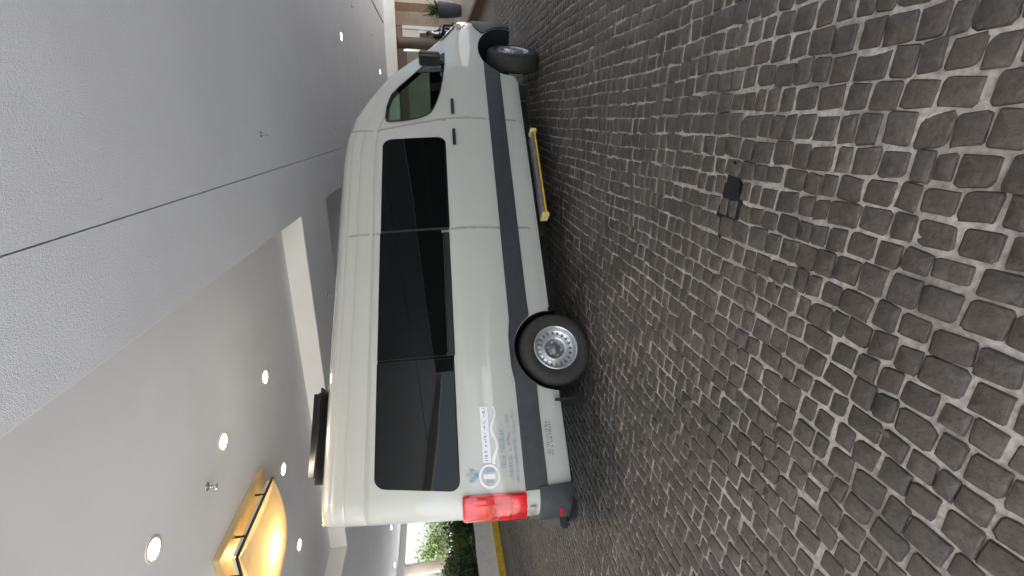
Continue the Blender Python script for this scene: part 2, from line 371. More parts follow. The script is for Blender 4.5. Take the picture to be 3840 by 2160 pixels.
F = np.stack([idx[:-1, :-1], idx[:-1, 1:], idx[1:, 1:], idx[1:, :-1]], -1).reshape(-1, 4)
me = bpy.data.meshes.new('paving')
Vv = np.stack([gx, gy, gz], -1).reshape(-1, 3)
me.vertices.add(len(Vv)); me.vertices.foreach_set('co', Vv.ravel())
me.loops.add(F.size); me.loops.foreach_set('vertex_index', F.ravel())
me.polygons.add(len(F)); me.polygons.foreach_set('loop_start', np.arange(len(F)) * 4); me.polygons.foreach_set('loop_total', np.full(len(F), 4))
me.update(calc_edges=True); me.polygons.foreach_set('use_smooth', [True] * len(F))
at = me.attributes.new('dirt', 'FLOAT', 'POINT'); at.data.foreach_set('value', dirt.ravel())
me.materials.append(MORTAR)
paving = bpy.data.objects.new('paving', me); COL.objects.link(paving); tag(paving, kind='structure')

# picture position, to find the 300 that show largest
P = np.stack([setts[:, 0], setts[:, 1], np.zeros(len(setts)) - EYE.z], -1)
Xc, Yc, Zc = P @ np.array(cx), P @ np.array(cy), -(P @ np.array(cz))
u, v = Xc / Zc, Yc / Zc
inside = (Zc > 0) & (np.abs(u) < 1.16) & (np.abs(v) < .66)
area = np.where(inside, setts[:, 2] * setts[:, 3] * EYE.z / np.maximum(Zc, .1) ** 3, 0)
order = np.argsort(-area); near = order[:300]; rest = order[300:]
variants = []
for k in range(40):
    vv = sett_shape(rng, 1, 1)
    m_ = bpy.data.meshes.new('sett'); m_.from_pydata(vv.tolist(), [], sf.tolist()); m_.materials.append(SETT)
    m_.polygons.foreach_set('use_smooth', [True] * len(sf)); m_.update(); variants.append(m_)
for i in near:
    xc, yc, lx, ly, z, tx, ty = setts[i]
    o = bpy.data.objects.new('sett', variants[rng.integers(0, 40)]); COL.objects.link(o); o.parent = paving
    o.location = (xc, yc, z); o.scale = (lx, ly, 1); o.rotation_euler = (tx, ty, rng.choice([0, math.pi]) + rng.normal(0, .03))
av = []
for i in rest:
    xc, yc, lx, ly, z, tx, ty = setts[i]
    vv = sett_shape(rng, lx, ly); vv[:, 2] += vv[:, 0] * ty + vv[:, 1] * tx
    av.append(vv + [xc, yc, z])
nv = 3 * K + 1; av = np.concatenate(av); fa = (sf[None] + (np.arange(len(rest)) * nv)[:, None, None]).reshape(-1, 3)
me = bpy.data.meshes.new('setts')
me.vertices.add(len(av)); me.vertices.foreach_set('co', av.ravel())
me.loops.add(fa.size); me.loops.foreach_set('vertex_index', fa.ravel())
me.polygons.add(len(fa)); me.polygons.foreach_set('loop_start', np.arange(len(fa)) * 3); me.polygons.foreach_set('loop_total', np.full(len(fa), 3))
me.update(calc_edges=True); me.polygons.foreach_set('use_smooth', [True] * len(fa)); me.materials.append(SETT)
o = bpy.data.objects.new('setts', me); COL.objects.link(o); o.parent = paving; tag(o, kind='stuff')

DIRTM = mat('black_dirt', (0.005, 0.0045, 0.004), .95, noise=(60, .4), bump=(120, .6, .006))
def dirt_piece(name, pts, z):
    n = len(pts); return mesh_obj(name, [(a, b, z) for a, b in pts], [tuple(range(n))], DIRTM, paving)
hx, hy = PLX / 2, PLY / 2
ang = np.linspace(0, 2 * math.pi, 24, endpoint=False)
dirt_piece('dirt_fill', [(PX + hx * 0.98 * max(-1, min(1, 1.35 * math.cos(t))) * (1 + .03 * math.sin(t * 5)), PY + hy * 1.04 * max(-1, min(1, 1.35 * math.sin(t))) * (1 + .03 * math.cos(t * 7))) for t in ang], -.013)
stain = []
for t in np.linspace(0, 2 * math.pi, 40, endpoint=False):
    k = 1 + .22 * math.sin(3 * t + .6) + .14 * math.sin(7 * t) + .08 * math.sin(11 * t + 2)
    stain.append((PX - .075 + .165 * k * math.cos(t), PY + .005 + .088 * k * math.sin(t)))
dirt_piece('dirt_stain', stain, .0028)
# raised walkway on the far right, brown kerb face
w = empty('raised_walkway', (2.86, 9, 0)); tag(w, kind='structure')
MB().box(0.14, 4.3, 0, 17, -.1, .25).build('walkway_floor', TILE, w)
MB().box(0, .138, 0, 17, -.1, .247).build('kerb', KERBM, w, bevel=.01)

# ================================================================== THE CANOPY
H = 3.5
canopy = empty('canopy', (0, 0, H)); tag(canopy, 'grey stucco drive-through canopy roof above the white van, with recessed bays', 'canopy')
def crect(name, x0, x1, y0, y1, z0=0, z1=.5, m=STUCCO):
    return MB().box(x0, x1, y0, y1, z0, z1).build(name, m, canopy)
T = (-8.4, -1.45)
YA, YB = -2.6, 24.3
JX = -0.667
crect('soffit', JX + .005, 3.98, YA, YB)
crect('soffit', 4.09, 7.19, YA, 6.8)
crect('soffit', 4.09, 5.9, 6.8, YB)  # unseen side cut back so sunlit ground brightens the far ceiling
crect('soffit', T[1], JX - .005, YA, YB)
crect('soffit', -17.6, T[0], YA, YB)
trays = [(1.6, 7.34), (9.04, 14.8), (17.6, 23.2)]
ys = [YA] + [q for t in trays for q in t] + [YB]
for k in range(0, len(ys), 2): crect('soffit', T[0], T[1], ys[k], ys[k + 1])
MB().box(JX - .005, JX + .005, YA, YB, .03, .4).build('expansion_joint', SEAL, canopy)
MB().box(3.98, 4.09, YA, YB, .06, .4).build('expansion_joint', SEAL, canopy)
for k, (a, b) in enumerate(trays):
    tr = crect('tray_ceiling', T[0] - .01, T[1] + .01, a - .01, b + .01, .326, .45, TRAYP)
    for nm, q in (('fascia', (T[0], T[1], b - .012, b + .002)), ('fascia', (T[0], T[1], a - .002, a + .012)), ('fascia', (T[1] - .012, T[1] + .002, a + .012, b - .012)), ('fascia', (T[0] - .002, T[0] + .012, a + .012, b - .012))):
        MB().box(*q, .006, .324).build(nm, WHITEP, tr)
for yy in (8.2, 16.75):     # plaster ridge across the soffit
    v = []; f = []; n = 40
    for k in range(n + 1):
        xx = -17 + 28 * k / n; yk = yy + .006 * math.sin(k * 1.7)
        v += [(xx, yk - .035, .001), (xx, yk, -.005), (xx, yk + .06, .001)]
    for k in range(n): f += [(3 * k, 3 * k + 1, 3 * k + 4, 3 * k + 3), (3 * k + 1, 3 * k + 2, 3 * k + 5, 3 * k + 4)]
    mesh_obj('plaster_ridge', v, f, STUCCO, canopy)
MB().box(-17.9, -17.602, YA, YB, -.28, .7).build('edge_beam', WHITEP, canopy)
MB().box(-17.9, 7.6, YA - .3, YA - .002, -.3, .7).build('edge_beam', WHITEP, canopy)
MB().box(-17.9, 7.6, YA - .3, 6.8, .72, .85).build('roof_slab', CONC, canopy)
MB().box(-17.9, 6.0, 6.802, YB, .72, .85).build('roof_slab', CONC, canopy)
MB().box(5.902, 6.0, 6.802, YB, -.12, .718).build('edge_beam', WHITEP, canopy)  # rim of the opening added to let light in, out of view

# recessed ceiling lamps
def downlight(x, y, z, label, group):
    e = empty('ceiling_lamp', (x, y, z)); tag(e, label, 'ceiling lamp', group)
    MB().lathe([(.105, 0), (.105, -.008), (.082, -.010), (.078, .0)], n=28, cap=False).build('trim_ring', TRIM, e, True)
    MB().lathe([(.078, -.004), (.001, -.006)], n=28, cap=False).build('lens', LAMPG, e)
    ld = bpy.data.lights.new('lamp_glow', 'SPOT'); ld.energy = 22; ld.color = (1, .84, .62); ld.spot_size = R(125); ld.spot_blend = .8; ld.shadow_soft_size = .07
    lo = bpy.data.objects.new('lamp_glow', ld); COL.objects.link(lo); lo.parent = e; lo.location = (0, 0, -.03)
    return e
TZ = H + .326
lampspec = [(-3.36, 3.13, 'largest round lit lamp, in the bay ceiling beside the gold lantern'), (-3.36, 4.46, 'round lit lamp in the bay beside the sprinkler head'),
            (-3.36, 5.79, 'round lit lamp in the bay closest to the corner of the white fascia'), (-4.96, 5.81, 'round lit lamp just past the pointed top of the gold lantern'),
            (-6.55, 5.86, 'round lit lamp in the bay near the rear corner of the van roof')]
for x_, y_, l_ in lampspec: downlight(x_, y_, TZ - .001, l_, 'round lamps in the recessed bay')
for x_, y_, l_ in ((1.76, 12.44, 'round lit lamp in the stucco soffit above the van windscreen'), (1.76, 20.94, 'small round lit lamp in the soffit close to the pale beam'),
                   (-14.46, 13.22, 'tiny lit lamp in the far soffit beside the van rear edge'), (-16.46, 13.25, 'tiny lit lamp at the outer rim of the far soffit')):
    downlight(x_, y_, H - .001, l_, 'round lamps in the stucco soffit')

# sprinkler heads
def sprinkler(x, y, z, label, sc=1):
    e = empty('sprinkler', (x, y, z)); tag(e, label, 'sprinkler', 'sprinkler heads'); e.scale = (sc,) * 3
    MB().lathe([(.035, 0), (.032, -.007), (.012, -.012)], n=18).build('escutcheon', CHROME, e, True)
    m = MB().lathe([(.009, -.012), (.009, -.035)], n=10)
    m.tube([(.012, 0, -.03), (.018, 0, -.045), (.006, 0, -.06)], .003, 6).tube([(-.012, 0, -.03), (-.018, 0, -.045), (-.006, 0, -.06)], .003, 6)
    m.build('frame_arms', CHROME, e, True)
    MB().lathe([(.022, -.06), (.024, -.063), (.002, -.065)], n=16).build('deflector', CHROME, e, True)
for x_, y_, z_, l_, s_ in ((-.22, 6.14, H, 'sprinkler head on the wide near soffit panel', 1.1), (-.23, 10.63, H, 'small sprinkler head just above the van roof', 1.1), (-3.13, 8.26, H, 'sprinkler head on the band between the two bays', 1.1),
                           (-3.55, 4.0, TZ, 'sprinkler head inside the bay beside the gold lantern', 1.4), (2.8, 14.52, H, 'faint sprinkler head in the far soffit near the right end', 1.2), (2.8, 18.97, H, 'faintest far sprinkler head near the pale beam', 1.2)):
    sprinkler(x_, y_, z_, l_, s_)

# gold lantern hung in the bay
lan = empty('lantern', (-4.95, 4.42, TZ)); tag(lan, 'square gold ceiling lantern with glowing alabaster bowl and dark frame', 'lantern')
MB().box(-.66, .66, -.66, .66, -.075, -.002).build('ceiling_plate', GOLDP, lan, bevel=.006)
q = .575
fr = MB()
for s_ in (-1, 1):
    fr.box(-q, q, s_ * q - .009, s_ * q + .009, -.205, -.180); fr.box(s_ * q - .009, s_ * q + .009, -q + .010, q - .010, -.205, -.180)
fr.build('frame', BRONZE, lan)
hb = MB()
for s_ in (-1, 1):
    hb.box(-q + .03, q - .03, s_ * (q - .02) - .008, s_ * (q - .02) + .008, -.174, -.135); hb.box(s_ * (q - .02) - .008, s_ * (q - .02) + .008, -q + .04, q - .04, -.174, -.135)
hb.build('upper_rim', TRIM, lan)
for sx in (-1, 1):
    for yk in (-.3, .3):
        MB().tube([(sx * (q - .01), yk, -.07), (sx * (q - .01), yk, -.18)], .012, 6).build('bracket', BRONZE, lan); MB().tube([(yk, sx * (q - .01), -.07), (yk, sx * (q - .01), -.18)], .012, 6).build('bracket', BRONZE, lan)
# pillow-shaped bowl, one alabaster panel per side
n = 14; qb = q - .016
def bowl(u_, v_): return -.206 - .055 * (1 - u_ * u_) - .055 * (1 - v_ * v_)
for sx in (-1, 1):
    for sy in (-1, 1):
        v = []; f = []
        for i in range(n + 1):
            for j in range(n + 1):
                a, b = sx * i / n, sy * j / n; v.append((a * qb, b * qb, bowl(a, b)))
        for i in range(n):
            for j in range(n):
                k = i * (n + 1) + j; f.append((k, k + 1, k + n + 2, k + n + 1))
        mesh_obj('shade_panel', v, f, SHADE, lan, True)
for ax in (0, 1):
    for sg in (-1, 1):
        v = []; f = []
        for j in range(2 * n + 1):
            b = -1 + j / n
            for zz in (-.200, bowl(1, b) + .001):
                v.append((sg * (qb + .003), b * qb, zz) if ax == 0 else (b * qb, sg * (qb + .003), zz))
        for j in range(2 * n): f.append((2 * j, 2 * j + 2, 2 * j + 3, 2 * j + 1))
        mesh_obj('side_panel', v, f, SHADE, lan)
ld = bpy.data.lights.new('lantern_glow', 'POINT'); ld.energy = 4.5; ld.color = (1, .82, .52); ld.shadow_soft_size = .06
lo = bpy.data.objects.new('lantern_glow', ld); COL.objects.link(lo); lo.parent = lan; lo.location = (0, 0, -.12)

# ================================================================== FAR BUILDING (behind the van's nose)
bld = empty('entrance_building', (0, 24.3, 0)); tag(bld, 'beige entrance building with pale beam, brown column and white doorway beyond the van', 'building')
def bp_(name, x0, x1, y0, y1, z0, z1, m, par=None, bevel=0): return MB().box(x0, x1, y0 - 24.3, y1 - 24.3, z0, z1).build(name, m, par or bld, bevel=bevel)
bp_('beam', -17.9, 11, 24.3, 24.6, 3.0, 4.2, WHITEP)
bp_('beam_cap', -17.9, 11, 24.285, 24.3, 3.44, 3.5, WHITEP)
bp_('porch_ceiling', -17, 11, 24.602, 26.3, 3.05, 3.3, TAN)
bp_('ceiling_strip', 1.0, 3.6, 24.75, 24.85, 3.03, 3.049, WOODB)
m_ = MB(); m_.add([(4.0, .35, 3.047), (4.12, .35, 3.047), (2.3, 1.6, 3.047), (2.18, 1.6, 3.047), (4.0, .35, 3.03), (4.12, .35, 3.03), (2.3, 1.6, 3.03), (2.18, 1.6, 3.03)], [(0, 1, 2, 3), (7, 6, 5, 4), (0, 4, 5, 1), (1, 5, 6, 2), (2, 6, 7, 3), (3, 7, 4, 0)]).build('ceiling_strip', WOODB, bld)
bp_('wall', 5.32, 11, 26.0, 26.3, .25, 3.05, BEIGE)
bp_('wall_panel', 4.95, 5.318, 26.02, 26.3, .25, 3.05, WOODB)
bp_('wall_panel', 4.335, 4.948, 26.0, 26.3, .25, 3.05, TAN)
dj = bp_('door_frame', 4.19, 4.333, 25.93, 26.3, .25, 2.78, WHITEP)
bp_('door_head', 3.3, 4.188, 25.95, 26.3, 2.67, 2.78, WHITEP, None)
bp_('transom_panel', 3.6, 4.188, 25.98, 26.2, 1.96, 2.668, WHITEP)
bp_('lintel', 3.2, 4.34, 26.05, 26.3, 2.782, 3.05, TAN)
bp_('dark_hall', 3.2, 4.188, 26.9, 27.0, .2, 1.958, WOODB)
bp_('wall', -17, 3.2, 26.0, 26.3, 0, 2.62, mat('cream_wall', (.56, .52, .45), .7, noise=(2, .06)))
bp_('lintel', -17, 3.198, 26.02, 26.3, 2.622, 3.05, TAN)
MB().lathe([(.29, .25), (.29, .5), (.262, .52), (.258, 2.9), (.30, 3.05)], (3.47, .95, 0), n=32).build('column', COLM, bld, True)

fl = empty('lobby_building', (7.2, -2.3, 0)); tag(fl, 'dark stone lobby front along the right side of the drive, mirrored in the van windows', 'building')
MB().box(0, .4, 0, 9.1, 0, 3.48).build('wall', mat('dark_stone', (.045, .038, .032), .55, noise=(1.5, .3), bump=(20, .3, .01)), fl)
for k in range(2):
    f_ = MB().box(-.03, -.001, .7 + k * 4.2, 4.1 + k * 4.2, .26, 2.7).build('window', WINDG, fl); MB().box(-.06, -.031, .6 + k * 4.2, 4.2 + k * 4.2, 2.701, 2.80).build('lintel', WOODB, f_)
# planter with strappy plant on the walkway
pl = empty('planter', (3.80, 19.3, .25)); tag(pl, 'tall tapered slate-grey pot with strappy green plant on the raised walkway', 'planter')
MB().lathe([(.175, 0), (.21, .12), (.265, .5), (.285, .84), (.29, .86), (.27, .86), (.262, .80), (.01, .79)], n=28, cap=False).build('pot', POTM, pl, True)
MB().lathe([(.26, .81), (.005, .815)], n=20, cap=False).build('potting_soil', SOIL, pl)
def strap(m, base, az, ln, lift, wd, droop):
    v = []; nn = 8
    d = Vector((math.cos(az), math.sin(az), 0)); sdir = Vector((-d.y, d.x, 0))
    for k in range(nn + 1):
        t = k / nn; p = Vector(base) + d * (ln * t * math.cos(lift)) + Vector((0, 0, ln * (t * math.sin(lift) - droop * t * t)))
        wv = wd * (1 - t) ** .6 * (0.5 + .5 * min(1, t * 4)) + .002
        v += [p - sdir * wv + Vector((0, 0, wv * .3)), p, p + sdir * wv + Vector((0, 0, wv * .3))]
    f = []
    for k in range(nn): f += [(3 * k, 3 * k + 1, 3 * k + 4, 3 * k + 3), (3 * k + 1, 3 * k + 2, 3 * k + 5, 3 * k + 4)]
    m.add(v, f)
for k in range(90):
    m_ = MB(); strap(m_, (random.uniform(-.12, .12), random.uniform(-.12, .12), .81), random.uniform(0, 6.28), random.uniform(.5, 1.0), random.uniform(.5, 1.45), random.uniform(.022, .036), random.uniform(.15, .6))
    m_.build('leaf', LEAF if k % 3 else LEAF2, pl, True)

# ================================================================== GARDEN ON THE LEFT
gw = empty('planter_wall', (-10.85, 4, 0)); tag(gw, 'low pale concrete planter wall in front of the hedge', 'wall')
for k in range(6):
    MB().box(-.30, 0, k * 3.2, k * 3.2 + 3.19, -.1, .655).build('wall_block', mat('lightened_concrete', (.80, .79, .76), .8, noise=(7, .08), bump=(80, .4, .004)), gw, bevel=.008)  # concrete base colour raised to make up for weak light here
ky = empty('yellow_kerb', (-10.85, 4, 0)); tag(ky, 'bright yellow painted kerb along the foot of the planter wall', 'kerb')
for k in range(13):
    MB().box(.004, .13, k * 1.5, k * 1.5 + 1.494, -.1, .155).build('kerb_stone', YELLOW, ky, bevel=.012)
g = grid_sheet('garden_bed', -17.5, -11.15, -3, 23, .50, SOIL); tag(g, kind='structure')
g = grid_sheet('bounce_strip', -26, -17.5, -20, 60, .03, STREET); tag(g, kind='structure')  # pale strip added outside to bounce sunlight onto the far soffit
g = grid_sheet('lawn', -120, -17.2, -60, 90, .02, LAWN); tag(g, kind='structure')

def leaf_cloud(pts, size, r, squash=1.0):
    """one mesh of leaf quads at the given points"""
    n = len(pts); a = r.normal(size=(n, 3)); a /= np.linalg.norm(a, axis=1)[:, None]
    b = r.normal(size=(n, 3)); b -= (b * a).sum(1)[:, None] * a; b /= np.linalg.norm(b, axis=1)[:, None]
    s = size * r.uniform(.6, 1.4, n)[:, None]
    V = np.stack([pts - a * s, pts + b * s * .45, pts + a * s, pts - b * s * .45], 1).reshape(-1, 3)
    Fc = np.arange(4 * n).reshape(n, 4)
    return V, Fc
def foliage_obj(name, V, Fc, m, parent):
    me = bpy.data.meshes.new(name); me.vertices.add(len(V)); me.vertices.foreach_set('co', V.ravel().astype(np.float32))
    me.loops.add(Fc.size); me.loops.foreach_set('vertex_index', Fc.ravel().astype(np.int32))
    me.polygons.add(len(Fc)); me.polygons.foreach_set('loop_start', np.arange(len(Fc)) * 4); me.polygons.foreach_set('loop_total', np.full(len(Fc), 4))
    me.update(calc_edges=True); me.materials.append(m)
    o = bpy.data.objects.new(name, me); COL.objects.link(o); o.parent = parent; return o
def tree(name, loc, h, spread, seed, label, m, nleaf=5000, lsize=.09, trunk_r=.11, fork=.35, group=None):
    r = np.random.default_rng(seed); e = empty(name, loc); tag(e, label, 'tree' if 'tree' in name else 'shrub', group)
    tb = MB(); tips = []
    top = Vector((r.uniform(-.1, .1) * h, r.uniform(-.1, .1) * h, h * .8))
    pts = [Vector((0, 0, -.05)), Vector((r.uniform(-.03, .03) * h, r.uniform(-.03, .03) * h, h * fork)), top * .75, top]
    tb.tube(pts, [trunk_r, trunk_r * .75, trunk_r * .4, trunk_r * .12], 8)
    for k in range(13):
        t = r.uniform(fork, .98); b0 = pts[1].lerp(top, (t - fork) / (1 - fork)); az = k * 2.4 + r.uniform(-.4, .4)
        L_ = spread * r.uniform(.6, 1.1) * (1.15 - .5 * t); d = Vector((math.cos(az), math.sin(az), r.uniform(.1, .8))).normalized()
        b1 = b0 + d * L_ * .55 + Vector((0, 0, .05)); b2 = b0 + d * L_ + Vector((r.uniform(-.15, .15), r.uniform(-.15, .15), r.uniform(-.1, .2))) * L_
        tb.tube([b0, b1, b2], [trunk_r * .35, trunk_r * .2, trunk_r * .06], 5); tips += [b1, b2, b1.lerp(b2, .5)]
        for _ in range(2):
            c2 = b1 + Vector(r.normal(size=3)) * L_ * .35; tb.tube([b1, c2], [trunk_r * .15, trunk_r * .04], 4); tips.append(c2)
    tb.build('trunk', BARK, e, True)
    tips = np.array([tuple(t) for t in tips]); w = r.uniform(.3, 1, len(tips)); w /= w.sum()
    ch = r.choice(len(tips), nleaf, p=w)
    P_ = tips[ch] + r.normal(size=(nleaf, 3)) * spread * np.array([.16, .16, .12])
    foliage_obj('crown', *leaf_cloud(P_, lsize, r), m, e); return e
tspec = [((-20.5, 17.2, 0), 2.9, 1.2, 'leafy green tree beyond the hedge, beside the van rear doors', LEAF), ((-23.5, 16.4, 0), 2.7, 1.2, 'olive-green tree with bare twigs behind the canopy column', LEAF),
         ((-21.5, 20.5, 0), 3.1, 1.4, 'darker tall tree half hidden behind the van rear edge', LEAF2), ((-27, 15.0, 0), 2.6, 1.3, 'pale tree at the outer edge of the garden', LEAF)]
for k, (lc, h, sp, lb, mm) in enumerate(tspec): tree('garden_tree', lc, h, sp, 40 + k, lb, mm, 2200, .075, .07, .3, 'trees beyond the planter wall')
def shrub(loc, h, sp, seed, label, m, nleaf=2600):
    return tree('garden_shrub', loc, h, sp, seed, label, m, nleaf, .055, .03, .15, 'shrubs behind the planter wall')
sspec = [((-11.9, 8.0), .55, .6, 'dense shrub behind the wall, at the lower rim of the picture'), ((-12.0, 8.95), .6, .65, 'glossy dark shrub under the canopy column'), ((-12.0, 9.9), .55, .65, 'dark shrub with red blooms beside the van tail lamp'),
         ((-12.1, 10.9), .62, .65, 'shrub half hidden by the van tail lamp'), ((-13.6, 10.6), .9, .7, 'taller shrub at the back of the garden bed'), ((-13.8, 9.3), .7, .7, 'loose shrub at the foot of the canopy column')]
for k, ((a, b), h, sp, lb) in enumerate(sspec):
    s_ = shrub((a, b, .5), h, sp, 70 + k, lb, LEAF2 if k % 2 else LEAF)
for (a, b, c, lb) in ((-11.45, 9.55, 1.13, 'large orange-red bloom in the hedge beside the tail lamp'), (-11.6, 8.72, 1.22, 'small red bloom in the hedge at the column')):
    e = empty('flower_head', (a, b, c)); tag(e, lb, 'flower', 'red blooms in the hedge')
    for k in range(9):
        m_ = MB(); strap(m_, (0, 0, 0), k * .7, random.uniform(.08, .13), random.uniform(.2, 1.0), .035, .3); m_.build('petal', FLOWER, e, True)
    MB().tube([(0, 0, .01), (.03, .02, -.35)], .008, 5).build('stem', LEAF2, e)

cc = empty('canopy_column', (-17.3, 13.62, 0)); tag(cc, 'round pale beige canopy column rising out of the hedge', 'column')
MB().lathe([(.30, 0), (.30, .3), (.24, .34), (.21, 3.1), (.27, 3.2)], n=28).build('shaft', mat('cream_column', (.66, .60, .54), .6, noise=(3, .06)), cc, True)

# across the street, behind the camera: seen only as reflection
ab = empty('street_building', (8, -48, 0)); tag(ab, 'pale low building across the street, mirrored in the van windows', 'building')
MB().box(-16, 16, -6, 0, 0, 4.6).build('wall', CONC, ab); MB().box(-16.3, 16.3, -6.3, .4, 4.6, 4.9).build('roof', CONC, ab)
for k in range(9): MB().box(-15 + k * 3.5, -12.9 + k * 3.5, 0, .03, .9, 3.2).build('window', WINDG, ab)
for k, (lc, h) in enumerate((((3, -16, 0), 4.6), ((9.5, -13, 0), 4.0), ((-5, -18, 0), 5.5))):
    tree('street_tree', lc, h, 1.6, 90 + k, ('tree', 'small tree', 'tall tree')[k] + ' across the street, mirrored in the rear van window', LEAF, 2500, .12, .1, .35, 'trees across the street')

# ================================================================== THE VAN
VO = Vector((-2.0232, 3.7162, 0)); VYAW = R(44.16)
van = empty('van', VO, VYAW); tag(van, 'white high-roofed passenger van with long black windows and dark side trim', 'van')
W2 = 1.03
PZ = [(.36, .075), (.42, .050), (.56, .036), (.60, .034), (.78, .034), (.80, .030), (.95, .020), (1.02, .016), (1.12, .022), (1.22, .030), (1.285, .042), (1.33, .056),
      (1.45, .064), (1.65, .082), (1.85, .104), (2.02, .126), (2.06, .134), (2.085, .139), (2.10, .156), (2.115, .141), (2.20, .152), (2.262, .160), (2.275, .172), (2.288, .166), (2.345, .182), (2.376, .192), (2.385, .205), (2.395, .206)]
PZz = np.array([p[0] for p in PZ]); PZd = np.array([p[1] for p in PZ])
def prof(z): return float(np.interp(z, PZz, PZd))
ZS = np.array([(-1.6, 2.455), (2.45, 2.455), (2.77, 2.425), (2.98, 2.365), (3.22, 2.245), (3.44, 2.115), (3.62, 1.98), (3.76, 1.84), (3.97, 1.60), (4.2, 1.385), (4.3, 1.295), (4.45, 1.21), (4.65, 1.135), (4.85, 1.06), (5.0, 1.0), (5.1, .95), (5.2, .90)])
ZC = np.array([(-1.6, 2.60), (2.6, 2.60), (2.9, 2.59), (3.1, 2.565), (3.3, 2.50), (3.5, 2.39), (3.7, 2.25), (3.9, 2.09), (4.1, 1.90), (4.3, 1.71), (4.5, 1.53), (4.65, 1.40), (4.8, 1.335), (5.0, 1.235), (5.1, 1.16), (5.2, 1.05)])
def zs(s): return float(np.interp(s, ZS[:, 0], ZS[:, 1]))
def zc(s): return float(np.interp(s, ZC[:, 0], ZC[:, 1]))
def plan(s, z=.7):
    d = 0.0
    if s > 4.3:
        t = min(1, (s - 4.3) / (.80 - .42 * min(.3, max(0, z - .86)))); d += W2 * (1 - (1 - t ** 2.3) ** (1 / 2.3))
    if s < -1.22:
        t = min(1, (-1.22 - s) / .21); d += .21 * (1 - math.sqrt(max(0, 1 - t * t)))
    return d
def lean(s, z): return .075 * max(0, z - .8) / 1.6 * min(1, max(0, (-.6 - s) / .6))
def side(s, z, off=0.0):
    """point on the van's right flank, van coordinates (s forward, d inward, z up), pushed out along the surface normal"""
    h = .004
    d0 = prof(z) + plan(s, z); ds = (plan(s + h, z) - plan(s - h, z)) / (2 * h); dz = (prof(z + h) - prof(z - h)) / (2 * h)
    n_ = Vector((ds, -1, dz)).normalized() * off
    return Vector((s + lean(s, z), d0, z)) + n_

def section(s, inset=0.0, zb=.36, top_inset=0.0):
    z1 = zs(s) - .06 - top_inset
    full = z1 > 2.3
    pts = [(W2, zb - .02), (.45, zb - .02), (prof(zb) + plan(s) * 1 + .12 + inset, zb - .01)]
    for z_, d_ in PZ:
        z = zb + (z_ - .36) * (z1 - zb) / (2.395 - .36)
        d = (d_ if full else float(np.interp(z, PZz, PZd))) + plan(s, z) + inset
        pts.append((min(d, W2 - .03), z))
    d1 = pts[-1][0]; zt = zc(s) - top_inset; zS = zs(s) - top_inset
    for k, (a, b) in enumerate(((.022, .032), (.06, .060))): pts.append((min(W2 - .02, d1 + a), z1 + b))
    d2 = min(W2 - .02, d1 + .06)
    for t in (.10, .22, .38, .58, .8, 1.0):
        ez = 1 - (1 - t) ** 2.0
        pts.append((d2 + (W2 - d2) * t, zS + (zt - zS) * ez))
    return pts
def loft(stations, mi=0, **kw):
    rows = []
    for s in stations:
        p = section(s, **kw); full = [(d, z) for d, z in p] + [(2 * W2 - d, z) for d, z in p[::-1][1:-1]]
        rows.append([Vector((s + lean(s, z), d, z)) for d, z in full])
    n_ = len(rows[0]); v = [q for r_ in rows for q in r_]; f = []
    for i in range(len(rows) - 1):
        for k in range(n_):
            a, b = i * n_ + k, i * n_ + (k + 1) % n_; f.append((a, a + n_, b + n_, b))
    f.append(tuple(range(n_))); t = (len(rows) - 1) * n_; f.append(tuple(range(t, t + n_))[::-1])
    return v, f
st = [-1.43, -1.427, -1.418, -1.40, -1.375, -1.34, -1.30, -1.26, -1.22] + list(np.linspace(-1.1, 2.4, 22)) + list(np.linspace(2.5, 4.3, 37)) + list(np.linspace(4.33, 4.95, 18)) + [4.99, 5.02, 5.045, 5.065, 5.076]
v, f = loft(st)
body = mesh_obj('body', v, f, parent=None, smooth=True, mats=[PAINT, DARKIN])
def fix_normals(o):
    bm = bmesh.new(); bm.from_mesh(o.data); bmesh.ops.recalc_face_normals(bm, faces=bm.faces[:]); bm.to_mesh(o.data); bm.free()
fix_normals(body)
cutters = []
def cutter(v, f):
    o = mesh_obj('cutter', v, f, mats=[PAINT, DARKIN], midx=[1] * len(f)); fix_normals(o); cutters.append(o); return o
for sc_, zc_, r_ in ((0.0, .355, .398), (4.08, .37, .465)):
    for d0, d1 in ((-.4, .52), (2 * W2 - .52, 2 * W2 + .4)):
        m_ = MB().lathe([(r_, d0), (r_, d1)], (sc_, 0, zc_), axis='y', n=56); cutter(m_.v, m_.f)
v, f = loft(list(np.linspace(1.7, 4.12, 30)), inset=.07, zb=.80, top_inset=.075); cutter(v, f)
# windscreen opening and front door window openings
wsp = [(3.62, .40), (3.70, .335), (4.42, .235), (4.58, .40), (4.66, W2)]
wsp = wsp + [(s_, 2 * W2 - d_) for s_, d_ in wsp[::-1][1:]]
n_ = len(wsp); v = [(s_, d_, 1.47) for s_, d_ in wsp] + [(s_, d_, 3.0) for s_, d_ in wsp]
cutter(v, [tuple(range(n_))[::-1], tuple(range(n_, 2 * n_))] + [(k, (k + 1) % n_, n_ + (k + 1) % n_, n_ + k) for k in range(n_)])
FDW = [(2.876, 1.78), (2.874, 1.94), (2.886, 1.980), (2.935, 1.995), (3.12, 1.982), (3.30, 1.93), (3.42, 1.84), (3.60, 1.68), (3.79, 1.515), (3.935, 1.345), (3.965, 1.27),
       (3.85, 1.276), (3.72, 1.285), (3.52, 1.305), (3.33, 1.34), (3.17, 1.385), (3.06, 1.425), (2.988, 1.462), (2.940, 1.52), (2.898, 1.63)]
n_ = len(FDW)
